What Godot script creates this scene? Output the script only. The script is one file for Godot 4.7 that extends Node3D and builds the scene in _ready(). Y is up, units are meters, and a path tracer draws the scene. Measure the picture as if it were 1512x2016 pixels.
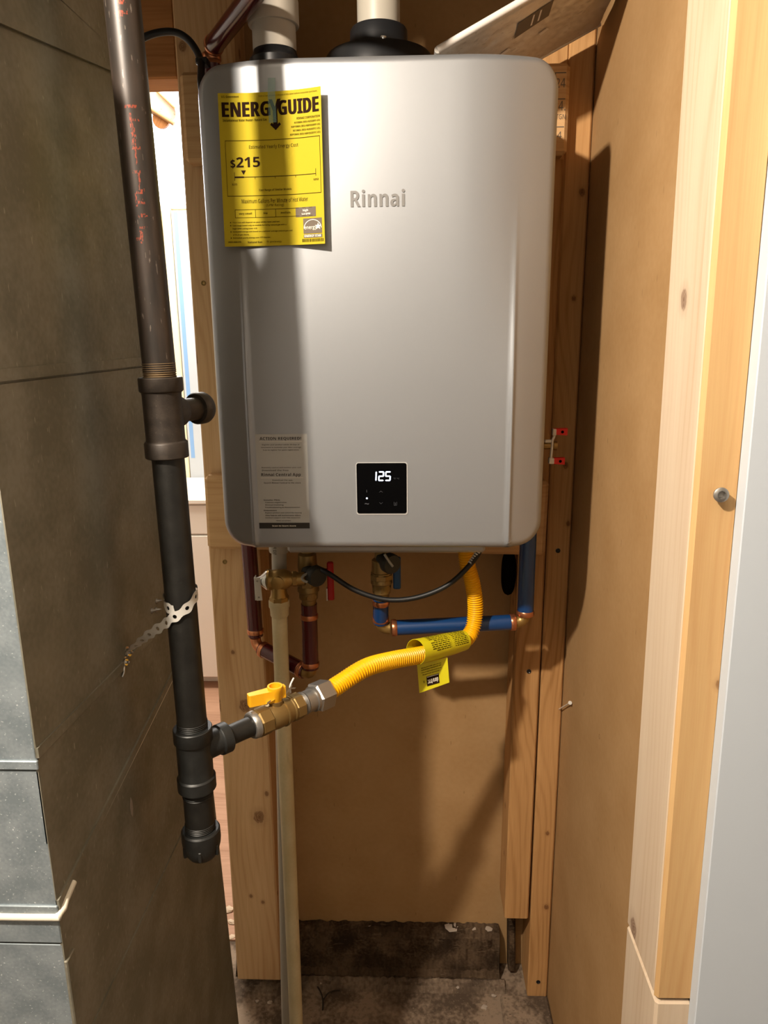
extends Node3D
# A wall-hung water heater in a framed closet, with its gas and water pipes.

# ------------------------------------------------------------------ mesh builder
class MB:
	var v := PackedVector3Array()
	var n := PackedVector3Array()
	var uv := PackedVector2Array()
	var ix := PackedInt32Array()
	func vert(p: Vector3, nn: Vector3, t := Vector2.ZERO) -> int:
		v.append(p); n.append(nn); uv.append(t)
		return v.size() - 1
	func tri(a: int, b: int, c: int) -> void:
		var g := (v[b] - v[a]).cross(v[c] - v[a])
		if g.dot(n[a] + n[b] + n[c]) > 0.0:
			ix.append(a); ix.append(c); ix.append(b)
		else:
			ix.append(a); ix.append(b); ix.append(c)
	func quad(a: int, b: int, c: int, d: int) -> void:
		tri(a, b, c); tri(a, c, d)
	func face(p: Array, uvs: Array = []) -> void:        # flat convex polygon, normal from its first corners (counter-clockwise seen from outside)
		var nn: Vector3 = (p[1] - p[0]).cross(p[2] - p[0]).normalized()
		var s := v.size()
		for i in p.size():
			vert(p[i], nn, uvs[i] if uvs.size() else Vector2.ZERO)
		for i in range(1, p.size() - 1):
			tri(s, s + i, s + i + 1)

var org := {}
var used := {}
var M := {}
var font_b: SystemFont
var font_r: SystemFont

func numbered(called: String) -> String:
	if not used.has(called):
		used[called] = 0
		return called
	used[called] += 1
	return "%s_%03d" % [called, used[called]]

func tag(o: Node, label: String, category: String, group := "") -> Node:
	o.set_meta("label", label); o.set_meta("category", category)
	if group != "":
		o.set_meta("group", group)
	return o

func thing(called: String, label: String, category: String, at: Vector3, group := "") -> Node3D:
	var o := Node3D.new()
	o.name = numbered(called); add_child(o, true)
	o.position = at; org[o] = at
	tag(o, label, category, group)
	return o

func obj(called: String, mb: MB, mat: Material, parent: Node = null) -> MeshInstance3D:
	var off: Vector3 = org[parent] if parent and org.has(parent) else Vector3.ZERO
	var pos := mb.v.duplicate()
	if off != Vector3.ZERO:
		for i in pos.size():
			pos[i] -= off
	var a := []
	a.resize(Mesh.ARRAY_MAX)
	a[Mesh.ARRAY_VERTEX] = pos; a[Mesh.ARRAY_NORMAL] = mb.n; a[Mesh.ARRAY_TEX_UV] = mb.uv; a[Mesh.ARRAY_INDEX] = mb.ix
	var am := ArrayMesh.new()
	am.add_surface_from_arrays(Mesh.PRIMITIVE_TRIANGLES, a)
	am.surface_set_material(0, mat)
	var mi := MeshInstance3D.new()
	mi.mesh = am
	mi.name = numbered(called) if parent == null else called
	if parent == null:
		add_child(mi, true)
	else:
		parent.add_child(mi, true)
	org[mi] = off
	return mi

func struct(called: String, mb: MB, mat: Material) -> MeshInstance3D:
	var o := obj(called, mb, mat)
	o.set_meta("kind", "structure")
	return o

func solo(called: String, label: String, category: String, mb: MB, mat: Material, group := "") -> MeshInstance3D:   # a thing that is one mesh, its origin at its base
	var lo := mb.v[0]
	var hi := mb.v[0]
	for p in mb.v:
		lo = lo.min(p); hi = hi.max(p)
	var base := Vector3((lo.x + hi.x) / 2, lo.y, (lo.z + hi.z) / 2)
	for i in mb.v.size():
		mb.v[i] -= base
	var o := obj(called, mb, mat)
	o.position = base
	tag(o, label, category, group)
	return o

# ------------------------------------------------------------------ shapes
func frame_of(dir: Vector3) -> Array:
	var d := dir.normalized()
	var s := Vector3.UP if absf(d.y) < 0.9 else Vector3.BACK
	var x := s.cross(d).normalized()
	return [x, d.cross(x), d]

# profile [[distance along, radius], ...] turned round the axis; corners sharper than 50 degrees stay sharp
func lathe(mb: MB, at: Vector3, dir: Vector3, prof: Array, seg := 28, turn := 0.0) -> void:
	var fr := frame_of(dir)
	var nseg := prof.size() - 1
	var nor := []
	for i in nseg:
		var d := Vector2(prof[i + 1][0] - prof[i][0], prof[i + 1][1] - prof[i][1])
		nor.append(Vector2(-d.y, d.x).normalized() if d.length() > 1e-9 else Vector2(0, 1))
	for i in nseg:
		if absf(prof[i + 1][0] - prof[i][0]) + absf(prof[i + 1][1] - prof[i][1]) < 1e-9:
			continue
		var na: Vector2 = nor[i]
		var nb: Vector2 = nor[i]
		if i > 0 and nor[i - 1].dot(nor[i]) > 0.80:
			na = (nor[i - 1] + nor[i]).normalized()
		if i < nseg - 1 and nor[i + 1].dot(nor[i]) > 0.80:
			nb = (nor[i + 1] + nor[i]).normalized()
		var s := mb.v.size()
		for k in seg + 1:
			var t := TAU * k / seg + turn
			var r: Vector3 = fr[0] * cos(t) + fr[1] * sin(t)
			mb.vert(at + fr[2] * prof[i][0] + r * prof[i][1], r * na.y + fr[2] * na.x, Vector2(float(k) / seg, prof[i][0]))
			mb.vert(at + fr[2] * prof[i + 1][0] + r * prof[i + 1][1], r * nb.y + fr[2] * nb.x, Vector2(float(k) / seg, prof[i + 1][0]))
		for k in seg:
			mb.quad(s + 2 * k, s + 2 * k + 1, s + 2 * k + 3, s + 2 * k + 2)

func cyl(mb: MB, a: Vector3, b: Vector3, r: float, bev := 0.0, seg := 28) -> void:
	var l := (b - a).length()
	if bev > 0.0:
		lathe(mb, a, b - a, [[0, 0], [0, r - bev], [bev, r], [l - bev, r], [l, r - bev], [l, 0]], seg)
	else:
		lathe(mb, a, b - a, [[0, 0], [0, r], [l, r], [l, 0]], seg)

func hexa(mb: MB, at: Vector3, dir: Vector3, s0: float, s1: float, r: float, sides := 6, turn := 0.0) -> void:
	var fr := frame_of(dir)
	var c := 0.12 * r
	var ring := []
	for q in [[s0, r - c], [s0 + c, r], [s1 - c, r], [s1, r - c]]:
		var row := []
		for k in sides:
			var t := TAU * (k + 0.5) / sides + turn
			row.append(at + fr[2] * q[0] + (fr[0] * cos(t) + fr[1] * sin(t)) * q[1])
		ring.append(row)
	for j in 3:
		for k in sides:
			var k2 := (k + 1) % sides
			mb.face([ring[j][k], ring[j][k2], ring[j + 1][k2], ring[j + 1][k]])
	var back: Array = ring[0].duplicate()
	back.reverse()
	mb.face(back)
	mb.face(ring[3])

# a round tube along points; r is a number or one radius for each point
func tube(mb: MB, pts: Array, r, seg := 16, caps := true) -> void:
	var cnt := pts.size()
	var tan := []
	for i in cnt:
		tan.append((pts[mini(i + 1, cnt - 1)] - pts[maxi(i - 1, 0)]).normalized())
	var x: Vector3 = frame_of(tan[0])[0]
	var s := mb.v.size()
	var run := 0.0
	for i in cnt:
		if i > 0:
			x = (x - tan[i] * x.dot(tan[i])).normalized()
			run += (pts[i] - pts[i - 1]).length()
		var y: Vector3 = tan[i].cross(x)
		var rr: float = r[i] if r is Array else r
		var slope := 0.0
		if r is Array and i > 0 and i < cnt - 1:
			slope = (r[i + 1] - r[i - 1]) / maxf((pts[i + 1] - pts[i - 1]).length(), 1e-6)
		for k in seg + 1:
			var t := TAU * k / seg
			var d: Vector3 = x * cos(t) + y * sin(t)
			mb.vert(pts[i] + d * rr, (d - tan[i] * slope).normalized(), Vector2(float(k) / seg, run))
	for i in cnt - 1:
		for k in seg:
			var a := s + i * (seg + 1) + k
			mb.quad(a, a + 1, a + seg + 2, a + seg + 1)
	if caps:
		for e in [0, cnt - 1]:
			var nn: Vector3 = -tan[0] if e == 0 else tan[e]
			var c := mb.vert(pts[e], nn)
			var base: int = s + e * (seg + 1)
			var f := mb.v.size()
			for k in seg + 1:
				mb.vert(mb.v[base + k], nn)
			for k in seg:
				mb.tri(c, f + k, f + k + 1)

func smooth(pts: Array, step := 0.006) -> Array:       # Catmull-Rom through the points
	var out := []
	for i in pts.size() - 1:
		var p0: Vector3 = pts[maxi(i - 1, 0)]
		var p1: Vector3 = pts[i]
		var p2: Vector3 = pts[i + 1]
		var p3: Vector3 = pts[mini(i + 2, pts.size() - 1)]
		var k := maxi(2, int((p2 - p1).length() / step))
		for j in k:
			out.append(p1.cubic_interpolate(p2, p0, p3, float(j) / k))
	out.append(pts[-1])
	return out

func resample(pts: Array, step: float) -> Array:
	var out := [pts[0]]
	var left := step
	for i in pts.size() - 1:
		var a: Vector3 = pts[i]
		var b: Vector3 = pts[i + 1]
		var l := (b - a).length()
		var at := left
		while at <= l:
			out.append(a.lerp(b, at / l)); at += step
		left = at - l
	return out

# chamfered box; grain: 0, 1 or 2, the axis along which texture v runs, in metres
func rbox(mb: MB, lo: Vector3, hi: Vector3, bev := 0.002, grain := 1, xf := Transform3D(), uvo := Vector2.ZERO) -> void:
	var c := (lo + hi) / 2
	var h := (hi - lo) / 2
	var b := minf(bev, minf(h.x, minf(h.y, h.z)) * 0.9)
	var pt := func(sx: int, sy: int, sz: int, ax: int) -> Vector3:   # the corner's point on the face across ax
		var p := Vector3(sx * h.x, sy * h.y, sz * h.z)
		for k in 3:
			if k != ax:
				p[k] -= signf(p[k]) * b
		return p
	var put := func(ps: Array) -> void:
		var nn: Vector3 = (ps[1] - ps[0]).cross(ps[2] - ps[0])
		var mid := Vector3.ZERO
		for p in ps: mid += p
		if nn.dot(mid) < 0: ps.reverse()
		nn = nn.abs()
		var ax := nn.max_axis_index()
		var us := []
		var qs := []
		for p in ps:
			var w: Vector3 = p + c
			var u := 0.0
			var vv: float = w[grain]
			if ax == grain:
				u = w[(grain + 1) % 3]; vv = w[(grain + 2) % 3]
			else:
				u = w[3 - ax - grain]
			us.append(Vector2(u, -vv) + uvo)
			qs.append(xf * w)
		mb.face(qs, us)
	for ax in 3:
		var u := (ax + 1) % 3
		var w := (ax + 2) % 3
		for s in [-1, 1]:
			var ps := []
			for q in [[-1, -1], [1, -1], [1, 1], [-1, 1]]:
				var sg := [0, 0, 0]
				sg[ax] = s; sg[u] = q[0]; sg[w] = q[1]
				ps.append(pt.call(sg[0], sg[1], sg[2], ax))
			put.call(ps)
		for s in [-1, 1]:                                  # the edges that run along ax
			for t in [-1, 1]:
				var ps := []
				for e in [[-1, u], [1, u], [1, w], [-1, w]]:
					var sg := [0, 0, 0]
					sg[ax] = e[0]; sg[u] = s; sg[w] = t
					ps.append(pt.call(sg[0], sg[1], sg[2], e[1]))
				put.call(ps)
	for sx in [-1, 1]:
		for sy in [-1, 1]:
			for sz in [-1, 1]:
				put.call([pt.call(sx, sy, sz, 0), pt.call(sx, sy, sz, 1), pt.call(sx, sy, sz, 2)])

# a flat outline pushed out along w; u, w0: axes of the outline
func extrude(mb: MB, poly: PackedVector2Array, o: Vector3, ax: Vector3, ay: Vector3, depth: float) -> void:
	if Geometry2D.is_polygon_clockwise(poly):
		poly.reverse()
	var az := ax.cross(ay).normalized()
	var t := Geometry2D.triangulate_polygon(poly)
	for side in 2:
		var s := mb.v.size()
		for p in poly:
			mb.vert(o + ax * p.x + ay * p.y + az * depth * side, az * (1 if side else -1), p)
		for i in range(0, t.size(), 3):
			mb.tri(s + t[i], s + t[i + 1], s + t[i + 2])
	for i in poly.size():
		var p := poly[i]
		var q := poly[(i + 1) % poly.size()]
		var a := o + ax * p.x + ay * p.y
		var b := o + ax * q.x + ay * q.y
		mb.face([a, b, b + az * depth, a + az * depth])

func round_rect(w: float, h: float, r: float, k := 6) -> PackedVector2Array:
	var out := PackedVector2Array()
	for c in [[1, 1, 0.0], [-1, 1, PI / 2], [-1, -1, PI], [1, -1, 1.5 * PI]]:
		for i in k + 1:
			var t: float = c[2] + PI / 2 * i / k
			out.append(Vector2(c[0] * (w / 2 - r) + r * cos(t), c[1] * (h / 2 - r) + r * sin(t)))
	return out

# lettering fitted into a rectangle (x, y of its left bottom, width, height) and laid on a surface by put(Vector2) -> [point, normal]
func letters(mb: MB, text: String, x: float, y: float, w: float, h: float, put: Callable, bold := true, caps_height := true) -> void:
	var t := TextMesh.new()
	t.text = text; t.font = font_b if bold else font_r
	t.font_size = 48; t.pixel_size = 0.01; t.depth = 0.0; t.curve_step = 3.0
	var a := t.surface_get_arrays(0)
	var vs: PackedVector3Array = a[Mesh.ARRAY_VERTEX]
	if vs.is_empty():
		return
	var lo := Vector3(1e9, 1e9, 0)
	var hi := -lo
	for p in vs:
		lo = lo.min(p); hi = hi.max(p)
	var s := mb.v.size()
	for p in vs:
		var q: Array = put.call(Vector2(x + (p.x - lo.x) / (hi.x - lo.x) * w, y + (p.y - lo.y) / (hi.y - lo.y) * h))
		mb.vert(q[0], q[1])
	var idx = a[Mesh.ARRAY_INDEX]
	if idx == null or idx.size() == 0:
		for i in range(0, vs.size(), 3):
			mb.tri(s + i, s + i + 1, s + i + 2)
	else:
		for i in range(0, idx.size(), 3):
			mb.tri(s + idx[i], s + idx[i + 1], s + idx[i + 2])

func patch(mb: MB, x0: float, y0: float, x1: float, y1: float, put: Callable, cols := 1) -> void:
	var s := mb.v.size()
	for i in cols + 1:
		var x := lerpf(x0, x1, float(i) / cols)
		for y in [y0, y1]:
			var q: Array = put.call(Vector2(x, y))
			mb.vert(q[0], q[1], Vector2(x, y))
	for i in cols:
		mb.quad(s + 2 * i, s + 2 * i + 1, s + 2 * i + 3, s + 2 * i + 2)

func shape_on(mb: MB, poly: PackedVector2Array, put: Callable) -> void:
	var t := Geometry2D.triangulate_polygon(poly)
	var s := mb.v.size()
	for p in poly:
		var q: Array = put.call(p)
		mb.vert(q[0], q[1])
	for i in range(0, t.size(), 3):
		mb.tri(s + t[i], s + t[i + 1], s + t[i + 2])

# ------------------------------------------------------------------ materials
func mat(hex: String, rough: float, metal := 0.0, spec := 0.5) -> StandardMaterial3D:
	var m := StandardMaterial3D.new()
	m.albedo_color = Color(hex); m.roughness = rough; m.metallic = metal; m.metallic_specular = spec
	return m

func noise(seed_: int, freq: float, oct := 3) -> FastNoiseLite:
	var f := FastNoiseLite.new()
	f.seed = seed_; f.frequency = freq; f.fractal_octaves = oct
	f.noise_type = FastNoiseLite.TYPE_SIMPLEX_SMOOTH
	return f

func image_of(w: int, h: int, data: PackedByteArray) -> ImageTexture:
	var im := Image.create_from_data(w, h, false, Image.FORMAT_RGB8, data)
	return ImageTexture.create_from_image(im)

# wood: wm x hm metres; knots [u, v, radius] in metres from the top left of the picture
func wood(seed_: int, w: int, h: int, wm: float, hm: float, knots: Array, light: Color, dark: Color, contrast := 1.0) -> StandardMaterial3D:
	var warp := noise(seed_, 1.0, 2)
	var tone := noise(seed_ + 1, 1.0, 3)
	var fib := noise(seed_ + 2, 1.0, 2)
	var data := PackedByteArray()
	data.resize(w * h * 3)
	var kd := Color(dark.r * 0.5, dark.g * 0.4, dark.b * 0.36)
	var i := 0
	for y in h:
		var Y := y * hm / h
		var near := []
		for k in knots:
			if absf(Y - k[1]) < k[2] * 9.0:
				near.append(k)
		var w0 := warp.get_noise_2d(Y * 1.1, 3.0) * 0.03
		for x in w:
			var X := x * wm / w
			var g := X + w0 + warp.get_noise_2d(X * 9.0, Y * 1.3) * 0.022
			var knot := 0.0
			for k in near:
				var dx: float = X - k[0]
				var dy: float = (Y - k[1])
				var r: float = k[2]
				var q := (dx * dx + dy * dy * 0.16) / (r * r)
				g -= (r * 1.1 * dx / (absf(dx) + r * 0.35)) * exp(-q * 0.55)
				var d := sqrt(dx * dx + dy * dy * 0.6) / r + 0.3 * tone.get_noise_2d(dx * 90.0, dy * 60.0 + r * 900.0)
				if d < 2.6:
					var core := clampf((1.1 - d) * 5.0, 0.0, 1.0) * (0.42 + 0.22 * sin(d * 19.0) + 0.35 * clampf(0.45 - d, 0.0, 1.0))
					var rim := 0.45 * exp(-pow((d - 1.05) / 0.16, 2.0))
					knot = maxf(knot, maxf(core, rim) + 0.16 * clampf((2.6 - d) / 1.6, 0.0, 1.0))
			var ring := 0.5 + 0.5 * sin(g * 470.0 + tone.get_noise_2d(X * 16.0, Y * 0.9) * 5.0)
			ring = ring * ring * ring
			var f := fib.get_noise_2d(X * 700.0, Y * 9.0)
			var big := tone.get_noise_2d(X * 9.0, Y * 1.5)
			var t := clampf((0.34 * ring * (0.6 + 0.8 * big) + 0.15 * f + 0.26 * big) * contrast + 0.2, 0.0, 1.0)
			var c := light.lerp(dark, t)
			if knot > 0.0:
				c = c.lerp(kd, clampf(knot, 0.0, 0.95) * (0.85 if knot > 0.0 else 0.0))
			data[i] = int(clampf(c.r, 0, 1) * 255.0); data[i + 1] = int(clampf(c.g, 0, 1) * 255.0); data[i + 2] = int(clampf(c.b, 0, 1) * 255.0)
			i += 3
	var m := StandardMaterial3D.new()
	m.albedo_texture = image_of(w, h, data)
	m.uv1_scale = Vector3(1.0 / wm, 1.0 / hm, 1)
	m.roughness = 0.72; m.metallic_specular = 0.35
	return m

# mottled: flat colour with broad stains, fine grain and scratches or specks, laid by world triplanar
func mottled(seed_: int, size: int, metres: float, a: Color, b: Color, specks: Color, how := {}) -> StandardMaterial3D:
	var broad := noise(seed_, 0.010 * 512.0 / size, 4)
	var fine := noise(seed_ + 7, 0.12 * 512.0 / size, 2)
	var scr := noise(seed_ + 9, 1.0, 2)
	var data := PackedByteArray()
	data.resize(size * size * 3)
	var sx: float = how.get("sx", 0.05)
	var sy: float = how.get("sy", 0.05)
	var cut: float = how.get("cut", 0.62)
	var wrap := size / 8
	var i := 0
	for y in size:
		for x in size:
			var fx := 1.0
			# blend towards the far side near the right and bottom edges so that the repeat has no seam
			var n0 := broad.get_noise_2d(x, y) + 0.35 * fine.get_noise_2d(x, y)
			var s0 := scr.get_noise_2d(x * sx, y * sy)
			var ex := maxi(0, x - (size - wrap)) / float(wrap)
			var ey := maxi(0, y - (size - wrap)) / float(wrap)
			if ex > 0.0 or ey > 0.0:
				fx = maxf(ex, ey)
				var x2 := x - size if ex > 0.0 else x
				var y2 := y - size if ey > 0.0 else y
				n0 = lerpf(n0, broad.get_noise_2d(x2, y2) + 0.35 * fine.get_noise_2d(x2, y2), fx)
				s0 = lerpf(s0, scr.get_noise_2d(x2 * sx, y2 * sy), fx)
			var c := a.lerp(b, clampf(0.5 + n0 * how.get("amp", 1.0), 0.0, 1.0))
			if s0 > cut:
				c = c.lerp(specks, clampf((s0 - cut) * 6.0, 0.0, how.get("most", 0.8)))
			data[i] = int(c.r * 255.0); data[i + 1] = int(c.g * 255.0); data[i + 2] = int(c.b * 255.0)
			i += 3
	var m := StandardMaterial3D.new()
	m.albedo_texture = image_of(size, size, data)
	m.uv1_triplanar = true; m.uv1_world_triplanar = true
	m.uv1_scale = Vector3.ONE / metres
	m.roughness = how.get("rough", 0.8); m.metallic = how.get("metal", 0.0); m.metallic_specular = how.get("spec", 0.4)
	return m

# pipe skin: u round, v down; worn orange-red stencil marks between v0 and v1 (metres) at u0
func pipe_skin() -> StandardMaterial3D:
	var w := 256
	var h := 1024
	var hm := 0.72
	var na := noise(5, 0.02, 4)
	var nb := noise(6, 0.11, 2)
	var rng := RandomNumberGenerator.new()
	rng.seed = 77
	var marks := PackedFloat32Array()
	marks.resize(w * h)
	# rows of short strokes, like letters read down the pipe
	for band in [[0.215, 0.05, 0.19], [0.215, 0.275, 0.40]]:
		var v: float = band[1]
		while v < band[2]:
			var strokes := rng.randi_range(2, 4)
			for s in strokes:
				var horiz := rng.randf() < 0.55
				var cu: float = band[0] + 0.05 * (v - 0.275) + rng.randf_range(-0.035, 0.035)
				var cv := v + rng.randf_range(-0.006, 0.006)
				var du := 0.034 if horiz else 0.006
				var dv := 0.0009 if horiz else 0.0055
				for yy in range(int((cv - dv) / hm * h), int((cv + dv) / hm * h) + 1):
					for xx in range(int((cu - du) * w), int((cu + du) * w) + 1):
						if yy >= 0 and yy < h and xx >= 0 and xx < w:
							marks[yy * w + xx] = 1.0
			v += 0.0115
	var data := PackedByteArray()
	data.resize(w * h * 3)
	var i := 0
	for y in h:
		for x in w:
			var q := na.get_noise_2d(x * 1.2, y * 0.35)
			var c := Color("2b2622").lerp(Color("3d332c"), clampf(0.5 + q, 0, 1))
			var f := nb.get_noise_2d(x * 1.0, y * 0.25)
			if f > 0.66:
				c = c.lerp(Color("7d7268"), clampf((f - 0.42) * 3.0, 0, 0.7))
			if marks[y * w + x] > 0.0 and nb.get_noise_2d(x * 2.0 + 300.0, y * 1.2) > -0.02:
				c = c.lerp(Color("96402b"), 0.9)
			data[i] = int(c.r * 255.0); data[i + 1] = int(c.g * 255.0); data[i + 2] = int(c.b * 255.0)
			i += 3
	var m := StandardMaterial3D.new()
	m.albedo_texture = image_of(w, h, data)
	m.uv1_scale = Vector3(1, 1.0 / hm, 1)
	m.roughness = 0.42; m.metallic = 0.25; m.metallic_specular = 0.5
	return m

func make_materials() -> void:
	font_b = SystemFont.new(); font_b.font_names = PackedStringArray(["Droid Sans"]); font_b.font_weight = 700
	font_r = SystemFont.new(); font_r.font_names = PackedStringArray(["Droid Sans"])
	var wl := Color("d6b388")
	var wd := Color("a67b4d")
	M.stud_left = wood(11, 160, 1536, 0.098, 2.44, [[0.052, 1.735, 0.009], [0.068, 1.99, 0.009], [0.034, 1.62, 0.003], [0.086, 1.935, 0.0035], [0.041, 2.185, 0.003], [0.066, 2.20, 0.003], [0.062, 1.055, 0.011], [0.012, 0.56, 0.005], [0.075, 0.9, 0.003]], wl, wd)
	M.stud_right = wood(23, 128, 1024, 0.09, 2.44, [[0.065, 0.79, 0.004], [0.06, 0.96, 0.003], [0.06, 1.25, 0.004], [0.07, 1.36, 0.003], [0.02, 1.62, 0.003], [0.065, 2.2, 0.004], [0.06, 2.02, 0.003]], Color("c49763"), Color("8d6236"), 1.2)
	M.post = wood(37, 160, 1024, 0.089, 1.75, [[0.050, 0.30, 0.006], [0.030, 1.00, 0.008], [0.062, 1.42, 0.004]], Color("cfbda6"), Color("b4987b"), 0.8)
	M.post_front = wood(41, 96, 768, 0.05, 1.4, [[0.04, 0.9, 0.003]], Color("cba876"), Color("b08253"), 0.7)
	M.board = wood(53, 192, 768, 0.15, 0.66, [[0.03, 0.1, 0.003], [0.1, 0.5, 0.006]], Color("d3ad7e"), Color("a67c4e"), 0.9)
	M.header = wood(61, 160, 512, 0.3, 1.2, [], Color("b88250"), Color("80502a"), 1.1)
	M.drywall_back = mottled(3, 512, 0.9, Color("b29066"), Color("a27f55"), Color("6f583c"), {"sx": 0.25, "sy": 0.035, "cut": 0.74, "amp": 0.5, "most": 0.4, "rough": 0.9, "spec": 0.2})
	M.duct = mottled(9, 768, 0.55, Color("949082"), Color("7d7a6b"), Color("c4bfab"), {"sx": 0.12, "sy": 0.03, "cut": 0.66, "amp": 1.0, "most": 0.55, "rough": 0.55, "metal": 0.35, "spec": 0.4})
	M.duct_front = mottled(19, 512, 0.28, Color("959fa5"), Color("7e898f"), Color("f0f4f5"), {"sx": 0.14, "sy": 0.18, "cut": 0.60, "amp": 1.1, "most": 0.9, "rough": 0.5, "metal": 0.35, "spec": 0.4})
	M.concrete = mottled(29, 768, 0.8, Color("8c7a68"), Color("54473b"), Color("ada08f"), {"sx": 0.2, "sy": 0.2, "cut": 0.6, "amp": 1.6, "most": 0.6, "rough": 0.95, "spec": 0.2})
	M.sill = mottled(31, 512, 0.5, Color("5e4d3c"), Color("30251b"), Color("85735d"), {"sx": 0.02, "sy": 0.16, "cut": 0.5, "amp": 1.5, "most": 0.5, "rough": 0.95, "spec": 0.2})
	M.wall_white = mat("bac2cb", 0.85, 0, 0.3)
	M.room = mat("b0aeab", 0.9, 0, 0.3)
	M.ceiling = mat("c6c0b6", 0.9, 0, 0.3)
	M.far_wall = mat("efe3c4", 0.85, 0, 0.3)
	M.white_gloss = mat("e9e2d8", 0.4)
	M.wood_floor = wood(71, 160, 512, 0.25, 1.2, [], Color("b58f76"), Color("8a6650"), 1.1)
	M.heater = mat("a0a3a7", 0.40, 0.65, 0.5)
	M.heater_case = mat("a9a9a8", 0.5, 0.5)
	M.logo = mat("737270", 0.5, 0.1)
	M.black_gloss = mat("030304", 0.10, 0, 0.22)
	M.lcd_frame = mat("cfcfcd", 0.35, 0.4)
	M.icon = mat("3a3d42", 0.5)
	M.lcd = mat("dfeaff", 0.5)
	M.lcd.emission_enabled = true; M.lcd.emission = Color("d4e4ff"); M.lcd.emission_energy_multiplier = 1.6
	M.yellow_paper = mat("b6a426", 0.7, 0, 0.25)
	M.ink = mat("2a1a12", 0.8, 0, 0.2)
	M.ink_soft = mat("43370f", 0.8, 0, 0.2)
	M.ink_grey = mat("6d6358", 0.8, 0, 0.2)
	M.ink_white = mat("efe9da", 0.8, 0, 0.2)
	M.sticker = mat("a6a6a3", 0.45)
	M.ink_sticker = mat("262320", 0.7)
	M.ink_blur = mat("4d4943", 0.7)
	M.tape = mat("8fc0b4", 0.3)
	M.tape.transparency = BaseMaterial3D.TRANSPARENCY_ALPHA; M.tape.albedo_color.a = 0.38; M.tape.roughness = 0.4
	M.iron_upper = pipe_skin()
	M.iron = mottled(81, 256, 0.12, Color("2b2a27"), Color("1d1c1a"), Color("5f5d58"), {"sx": 0.08, "sy": 0.02, "cut": 0.68, "amp": 1.0, "most": 0.4, "rough": 0.45, "metal": 0.3, "spec": 0.5})
	M.cast_iron = mottled(83, 256, 0.10, Color("3d352e"), Color("2b2520"), Color("6b6056"), {"sx": 0.1, "sy": 0.1, "cut": 0.6, "amp": 1.2, "most": 0.4, "rough": 0.5, "metal": 0.35, "spec": 0.5})
	M.cast_black = mottled(85, 256, 0.10, Color("2f302f"), Color("232423"), Color("555654"), {"sx": 0.1, "sy": 0.1, "cut": 0.66, "amp": 1.0, "most": 0.4, "rough": 0.45, "metal": 0.3, "spec": 0.5})
	M.thread = mat("7d6a50", 0.5, 0.5)
	M.steel = mat("a6a39e", 0.36, 0.85)
	M.zinc = mat("d2cfc8", 0.42, 0.2)
	M.chrome = mat("d2d0cc", 0.18, 0.95)
	M.brass = mat("a98a52", 0.36, 0.8)
	M.brass_old = mat("92794b", 0.42, 0.75)
	M.copper = mat("d08a62", 0.28, 0.9)
	M.red_pex = mat("4f0a12", 0.26)
	M.blue_pex = mat("0b396c", 0.36)
	for m in [M.red_pex, M.blue_pex]:
		m.clearcoat_enabled = true; m.clearcoat = 0.5; m.clearcoat_roughness = 0.12
	M.yellow_hose = mat("f5b806", 0.38)
	M.yellow_cap = mat("efae12", 0.5)
	M.red_grip = mat("b10f12", 0.45)
	M.red_tab = mat("d41a14", 0.5)
	M.blue_grip = mat("15446f", 0.5)
	M.black_rubber = mat("121212", 0.5)
	M.cap_grey = mat("2c2d2a", 0.6)
	M.tie = mat("9b9a92", 0.5)
	M.cpvc = mottled(87, 256, 0.4, Color("d3c6a0"), Color("c6b88f"), Color("8d7f5e"), {"sx": 0.1, "sy": 0.012, "cut": 0.62, "amp": 1.0, "most": 0.35, "rough": 0.45, "spec": 0.4})
	M.pvc = mat("aba598", 0.4)
	M.pvc_dirty = mat("c4bcae", 0.45)
	M.black_plastic = mat("1a1b1d", 0.35)
	M.tape_yellow = mat("d9cf1c", 0.45)
	M.label_white = mat("d8d8d4", 0.5)
	M.plaster = mat("a5988a", 0.9)
	M.twig = mat("2a2016", 0.9)
	M.sealant = mat("e4ddcb", 0.6)
	M.package = mottled(91, 512, 0.30, Color("e2dacd"), Color("ccc1b1"), Color("8f8474"), {"sx": 0.03, "sy": 0.06, "cut": 0.5, "amp": 0.8, "most": 0.6, "rough": 0.3, "spec": 0.5})
	M.package.clearcoat_enabled = true; M.package.clearcoat = 0.6; M.package.clearcoat_roughness = 0.15
	M.package_edge = mat("e2dcd4", 0.3)
	M.print_dark = mat("6b5f50", 0.7)
	M.blue_tape = mat("7ea6d8", 0.7)
	M.bulb = mat("fff4e0", 0.5)
	M.bulb.emission_enabled = true; M.bulb.emission = Color("fff3e2"); M.bulb.emission_energy_multiplier = 6.0
	M.pane = mat("f4f8ff", 0.5)
	M.pane.emission_enabled = true; M.pane.emission = Color("eef4ff"); M.pane.emission_energy_multiplier = 5.0
	M.gap = mat("0d0a08", 0.95, 0, 0.1)

# ------------------------------------------------------------------ scene
const BULB := Vector3(-0.565, 2.08, -0.01)

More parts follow.
